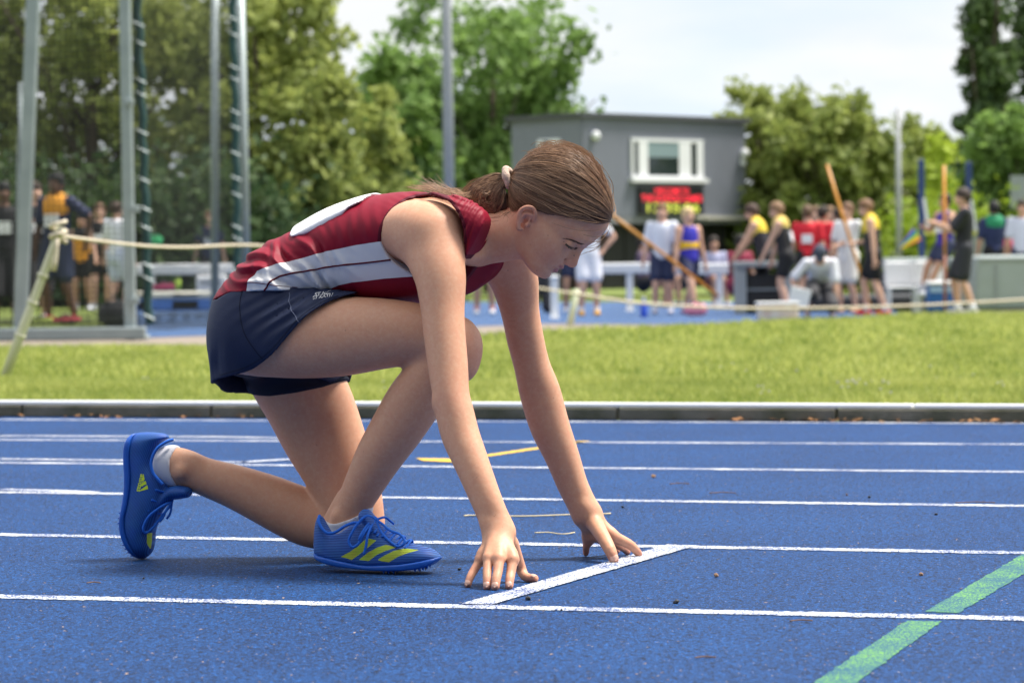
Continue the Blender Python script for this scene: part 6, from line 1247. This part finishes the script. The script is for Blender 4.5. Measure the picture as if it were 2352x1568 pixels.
b = gp_(1960, 44); mm = thing('black_mat', 'low black mat lying behind the red shoes', 'mat', b); MB().box((0, 0, .12), (2.6, 1.2, .24)).build('pad', m_dgrey, mm, bevel=.05, seg=2); MB().box((0, -.61, .12), (2.4, .02, .03)).build('seam', m_blk, mm)
# uprights, crossbar bracket
for px, ytop, Y, lb in ((2118, 366, 47, 'dark blue vaulting upright left of the orange pole'), (2227, 372, 49, 'dark blue vaulting upright behind the bearded man')):
    b = gp_(px, Y); u = thing('upright', lb, 'upright', b, 0, 'vaulting uprights'); hgt = at(px, ytop, Y)[2] - b[2]; m_up = mat('upright_navy', srgb(30, 56, 104), .5); MB().box((0, 0, hgt / 2), (.095, .095, hgt)).build('post', m_up, u, bevel=.01); MB().box((0, 0, .03), (.5, .7, .06)).build('base', m_up, u, bevel=.01)
    MB().box((.07, -.03, hgt * .62), (.045, .045, .55), R=Matrix.Rotation(-.14, 3, 'Y')).build('slider', m_white, u); MB().box((.18, -.03, hgt * .5), (.3, .05, .07)).build('peg', mat('peg_yellow', srgb(190, 190, 70), .5), u, bevel=.008)
# vaulting poles
m_pole = mat('orange_pole', srgb(206, 140, 30), .35, .5, noise=(3, .5, srgb(186, 112, 24))); m_poled = mat('brown_tape', srgb(150, 96, 74), .6)
def vpole(pts, Y0, Y1, r, label, tape=.0):
    a, b_ = at(*pts[0], Y0), at(*pts[1], Y1); r_ = thing('vaulting_pole', label, 'pole', a, 0, 'orange vaulting poles'); d = b_ - a; m_ = MB(); m_.tube([(0, 0, 0), tuple(d * .5), tuple(d * (1 - tape))], r, 9); m_.build('shaft', m_pole, r_, True); m_ = MB(); m_.tube([tuple(d * (1 - tape) if tape else d * .985), tuple(d)], r * 1.02, 9); m_.build('grip_tape' if tape else 'plug', m_poled, r_, True)
vpole(((1899, 378), (2000, 706)), 42.0, 42.0, .023, 'orange vaulting pole leaning across the loose white T-shirt'); vpole(((1395, 486), (1650, 680)), 40.6, 42.0, .023, 'orange vaulting pole slanting in front of the polo boy'); vpole(((2168, 380), (2171, 712)), 40.8, 40.8, .023, 'upright orange vaulting pole beside the bearded man', .38)
# boxes, chairs, cooler, bags
b = gp_(1785, 38.2); cr_ = thing('plastic_box', 'white see-through box of gear on the runway edge', 'box', b); MB().box((0, 0, .11), (.52, .36, .2)).build('body', mat('clear_white', (.62, .62, .58), .4, noise=(9, .8, (.5, .36, .28))), cr_, bevel=.02); MB().box((0, 0, .225), (.55, .39, .03)).build('lid', m_white, cr_, bevel=.01)
wb = at(1836, 684, 38.9); MB_ = MB(); MB_.box(tuple(wb), (.27, .02, .26), R=Matrix.Rotation(.25, 3, 'Y')); o = MB_.build('clipboard', m_white, None, bevel=.004); tag(o, 'white board held by the crouching man', 'board')
def chair(px, Y, label):
    b = gp_(px, Y); c = thing('plastic_chair', label, 'chair', b, 0, 'white plastic chairs'); MB().box((0, 0, .36), (.44, .42, .04)).build('seat', m_white, c, bevel=.015); MB().box((0, .2, .56), (.44, .04, .34)).build('backrest', m_white, c, bevel=.02)
    for x in (-.19, .19):
        for y in (-.18, .18): MB().box((x, y, .17), (.045, .045, .34)).build('leg', m_white, c)
chair(2070, 42.5, 'white plastic chair left of the blue cooler'); chair(2140, 42.8, 'white plastic chair behind the blue cooler')
b = gp_(2160, 41.8); cb = thing('cooler_box', 'blue cooler box with white lid under the seated boy', 'cooler', b); MB().box((.02, 0, .2), (.42, .4, .38)).build('body', mat('cooler_blue', srgb(30, 92, 160), .5), cb, bevel=.03); MB().box((.02, 0, .42), (.44, .42, .06)).build('lid', m_white, cb, bevel=.02); MB().box((.02, -.205, .33), (.4, .012, .08)).build('label_band', mat('cooler_pale', srgb(150, 180, 210), .5), cb)
b = at(2098, 545, 46); ub = thing('umbrella', 'folded rainbow umbrella leaning on the navy upright', 'umbrella', b); cols = [(.7, .04, .05), (.75, .3, .03), (.75, .6, .05), (.05, .4, .1), (.05, .1, .5), (.25, .05, .4)]
for i, c in enumerate(cols):
    a0, a1 = -math.pi + i * math.pi / 6, -math.pi + (i + 1) * math.pi / 6; v = [(-.26, 0, -.2)]; 
    for a in (a0, (a0 + a1) / 2, a1): v.append((.06 - .06 * math.cos(a), .09 * math.sin(a), .05 + .095 * math.cos(a)))
    mesh_obj('gore', v, [(0, 1, 2), (0, 2, 3)], hexmat('cloth', c), ub)
MB().tube([(-.34, 0, -.27), (.14, 0, .11)], .012, 6).build('shaft', m_dgrey, ub)
def bag(name, label, cat, px, Y, sz, col, zoff=0, seed=0):
    b = gp_(px, Y); b[2] += zoff; o = thing(name, label, cat, b); v, f = polygonize(U(.03, Ell((0, 0, sz[2] * .45), (sz[0] / 2, sz[1] / 2, sz[2] * .5)), Ell((sz[0] * .15, 0, sz[2] * .6), (sz[0] * .3, sz[1] * .4, sz[2] * .35))), np.array((-sz[0], -sz[1], -.02)), np.array((sz[0], sz[1], sz[2] * 1.3)), .03, nb=6); mesh_obj('body', v, f, hexmat('cloth', col), o, True); m_ = MB(); m_.tube([(-sz[0] * .25, -sz[1] * .3, sz[2] * .8), (0, -sz[1] * .3, sz[2] * 1.15), (sz[0] * .25, -sz[1] * .3, sz[2] * .8)], .012, 6); m_.build('strap', m_dgrey, o, True)
bag('sports_bag', 'pink bag on the runway between the two walking boys', 'bag', 1597, 41.5, (.34, .25, .2), (.7, .25, .34)); bag('sports_bag', 'red and white bag by the feet of the tall navy and orange athlete', 'bag', 152, 34.6, (.36, .2, .10), (.5, .06, .08)); bag('sports_bag', 'neon yellow bag left of the tall athlete\'s feet', 'bag', 92, 35, (.32, .18, .08), (.5, .6, .12))
bag('sports_bag', 'black rucksack on the ground beside the second cage pole', 'bag', 262, 33, (.4, .3, .3), (.02, .02, .022)); bag('sports_bag', 'crimson bag on the bench left of the third cage pole', 'bag', 376, 44, (.4, .2, .13), (.3, .03, .09), .28); bag('sports_bag', 'green bag hanging beyond the white rail', 'bag', 352, 47, (.34, .14, .22), (.04, .36, .13), .95); bag('sports_bag', 'neon green bottle bag on the bench', 'bag', 408, 44, (.1, .1, .2), (.45, .65, .08), .3)
for px, w, lb in ((390, .9, 'blue and white bench pad left of the neon bottle bag'), (452, .7, 'blue and white bench pad right of the neon bottle bag'), (325, .35, 'blue and white bench pad nearest the second cage pole')):
    b = gp_(px, 43); t_ = thing('bench_pad', lb, 'bench', b); MB().box((0, 0, .10), (w, .5, .16)).build('blue_base', mat('pad_blue', srgb(60, 110, 180), .6), t_, bevel=.02); MB().box((0, 0, .24), (w, .5, .1)).build('pale_top', mat('pad_pale', srgb(206, 204, 190), .6), t_, bevel=.03)
b = gp_(487, 45.6); wb_ = thing('white_crate', 'white crate in front of the athlete behind the third pole', 'crate', b); MB().box((0, 0, .26), (.46, .4, .5)).build('body', m_white, wb_, bevel=.04, seg=2); MB().box((0, -.205, .4), (.3, .012, .05)).build('handle', m_grey, wb_)
b = gp_(1478, 41); bt = thing('water_bottle', 'blue water bottle standing on the runway near the pole end', 'bottle', b); v, f = lathe([(.045, 0), (.05, .03), (.05, .19), (.02, .23), (.02, .26)], 12); mesh_obj('body', v, f, mat('bottle_blue', srgb(40, 80, 190), .3), bt, True); v, f = lathe([(.024, .255), (.024, .285)], 10); mesh_obj('cap', v, f, m_white, bt, True)
bx = at(2345, 440, 78); sg = thing('notice_board', 'pale grey board at the far right edge before the trees', 'board', (bx[0], 78, -.2)); MB().box((0, 0, bx[2] + .2), (.55, .08, .85)).build('panel', m_grey, sg); MB().box((0, .06, bx[2] / 2 - .2), (.08, .08, bx[2] + .1)).build('post', m_grey, sg)
sh_ = thing('low_shed', 'low dark roofed shed behind the grey mat at the right edge', 'shed', (at(2330, 640, 66)[0], 66, -.2)); hz = at(2330, 522, 66)[2] + .2; MB().box((0, 0, hz / 2), (2.4, 1.5, hz)).build('wall', m_grey, sh_); MB().box((0, 0, hz + .07), (2.8, 1.9, .14)).build('roof', m_dgrey, sh_)
# ------------------------------------------------------------------ bits on the track: rubber crumbs, straw, twigs
m_peb = mat('dark_pebble', (.022, .024, .028), .7); m_peb2 = mat('brown_pebble', srgb(130, 100, 78), .8); m_straw = mat('straw', srgb(206, 190, 150), .8); m_twig = mat('twig', srgb(112, 84, 66), .8)
def pebble(x, y, r, m, label):
    r *= .78; p = on_z(x, y, r * .6); bm = bmesh.new(); bmesh.ops.create_icosphere(bm, subdivisions=1, radius=r)
    for v in bm.verts: v.co *= RL.uniform(.65, 1.2); v.co.z *= .75
    me = bpy.data.meshes.new('pebble'); bm.to_mesh(me); bm.free(); me.materials.append(m); o = bpy.data.objects.new('pebble', me); COL.objects.link(o); o.location = p; tag(o, label, 'pebble', 'loose bits on the track')
for x, y, r, m, lb in ((1055, 1306, .0065, m_peb, 'dark rubber crumb just left of the near hand'), (1213, 1373, .008, m_peb, 'black crumb below the start line near the thumb'), (1500, 1093, .011, m_peb2, 'brown pebble between two lane lines right of the far arm'), (1997, 1141, .007, m_peb, 'dark crumb under the third lane line on the right'), (1645, 1320, .009, m_peb2, 'grey pebble right of the start line'), (2115, 1318, .007, m_peb2, 'tiny brown pebble beside the green dash'),
                      (330, 1327, .004, m_peb, 'tiny black crumb below the rear shoe'), (1553, 1381, .008, m_peb, 'small grey stone above the nearest lane line'), (2150, 1180, .006, m_peb, 'dark crumb above the green dashes'), (1430, 1163, .007, m_peb, 'small dark crumb right of the far hand wrist'), (1290, 1400, .004, m_peb, 'tiny crumb on the nearest lane line'), (1945, 1135, .005, m_peb2, 'small pale pebble on the right above the third line')): pebble(x, y, r, m, lb)
def straw(pts, r, m, label, name='straw'):
    P = [np.array(on_z(x, y, .0035)) for x, y in pts]; o0 = P[0]; n = len(P); m_ = MB(); m_.tube([tuple(p - o0) for p in catmull(P, 4)], r, 5); o = m_.build(name, m, None, True); o.location = o0; tag(o, label, name)
straw([(1066, 1184), (1090, 1183), (1200, 1185), (1320, 1181), (1388, 1179.5), (1402, 1178)], .0019, m_straw, 'long dry straw lying behind both hands'); straw([(1228, 1223), (1260, 1222), (1292, 1226), (1320, 1222)], .0014, m_straw, 'short curled straw behind the near wrist')
for x, y, w, lb in ((1660, 1131, 30, 'thin twig between the second and third lane lines'), (2240, 1153, 45, 'twig just above the third lane line on the right'), (1560, 1110, 22, 'short twig right of the brown pebble'), (1840, 1424, 26, 'twig lying on the nearest lane line'), (1620, 1508, 24, 'brown twig near the bottom edge'), (215, 1337, 16, 'straw bit below the rear shoe')): straw([(x - w, y + 1), (x, y - 1), (x + w, y + .5)], .0012, m_twig, lb, 'twig')
v = []; f = []
for i in range(900):
    x, y = RG.uniform(-50, 2400), 975 + 640 * RG.random() ** 1.0; p = on_z(x, y, .0012); L_ = RG.uniform(.0015, .005); a = RG.uniform(0, 6.3); e = np.array((math.cos(a), math.sin(a), .1)) * L_; g = np.array((-math.sin(a), math.cos(a), .3)) * L_ * RG.uniform(.2, .6); i0 = len(v); v += [tuple(p - e), tuple(p + g), tuple(p + e), tuple(p - g + (0, 0, .001))]; f.append((i0, i0 + 1, i0 + 2, i0 + 3))
tag(mesh_obj('track_grit', v, f, mat('pale_grit', srgb(190, 160, 130), .8, noise=(60, 1, srgb(60, 50, 50)))), 'fine pale grit sprinkled over the track', 'grit', kind='stuff')
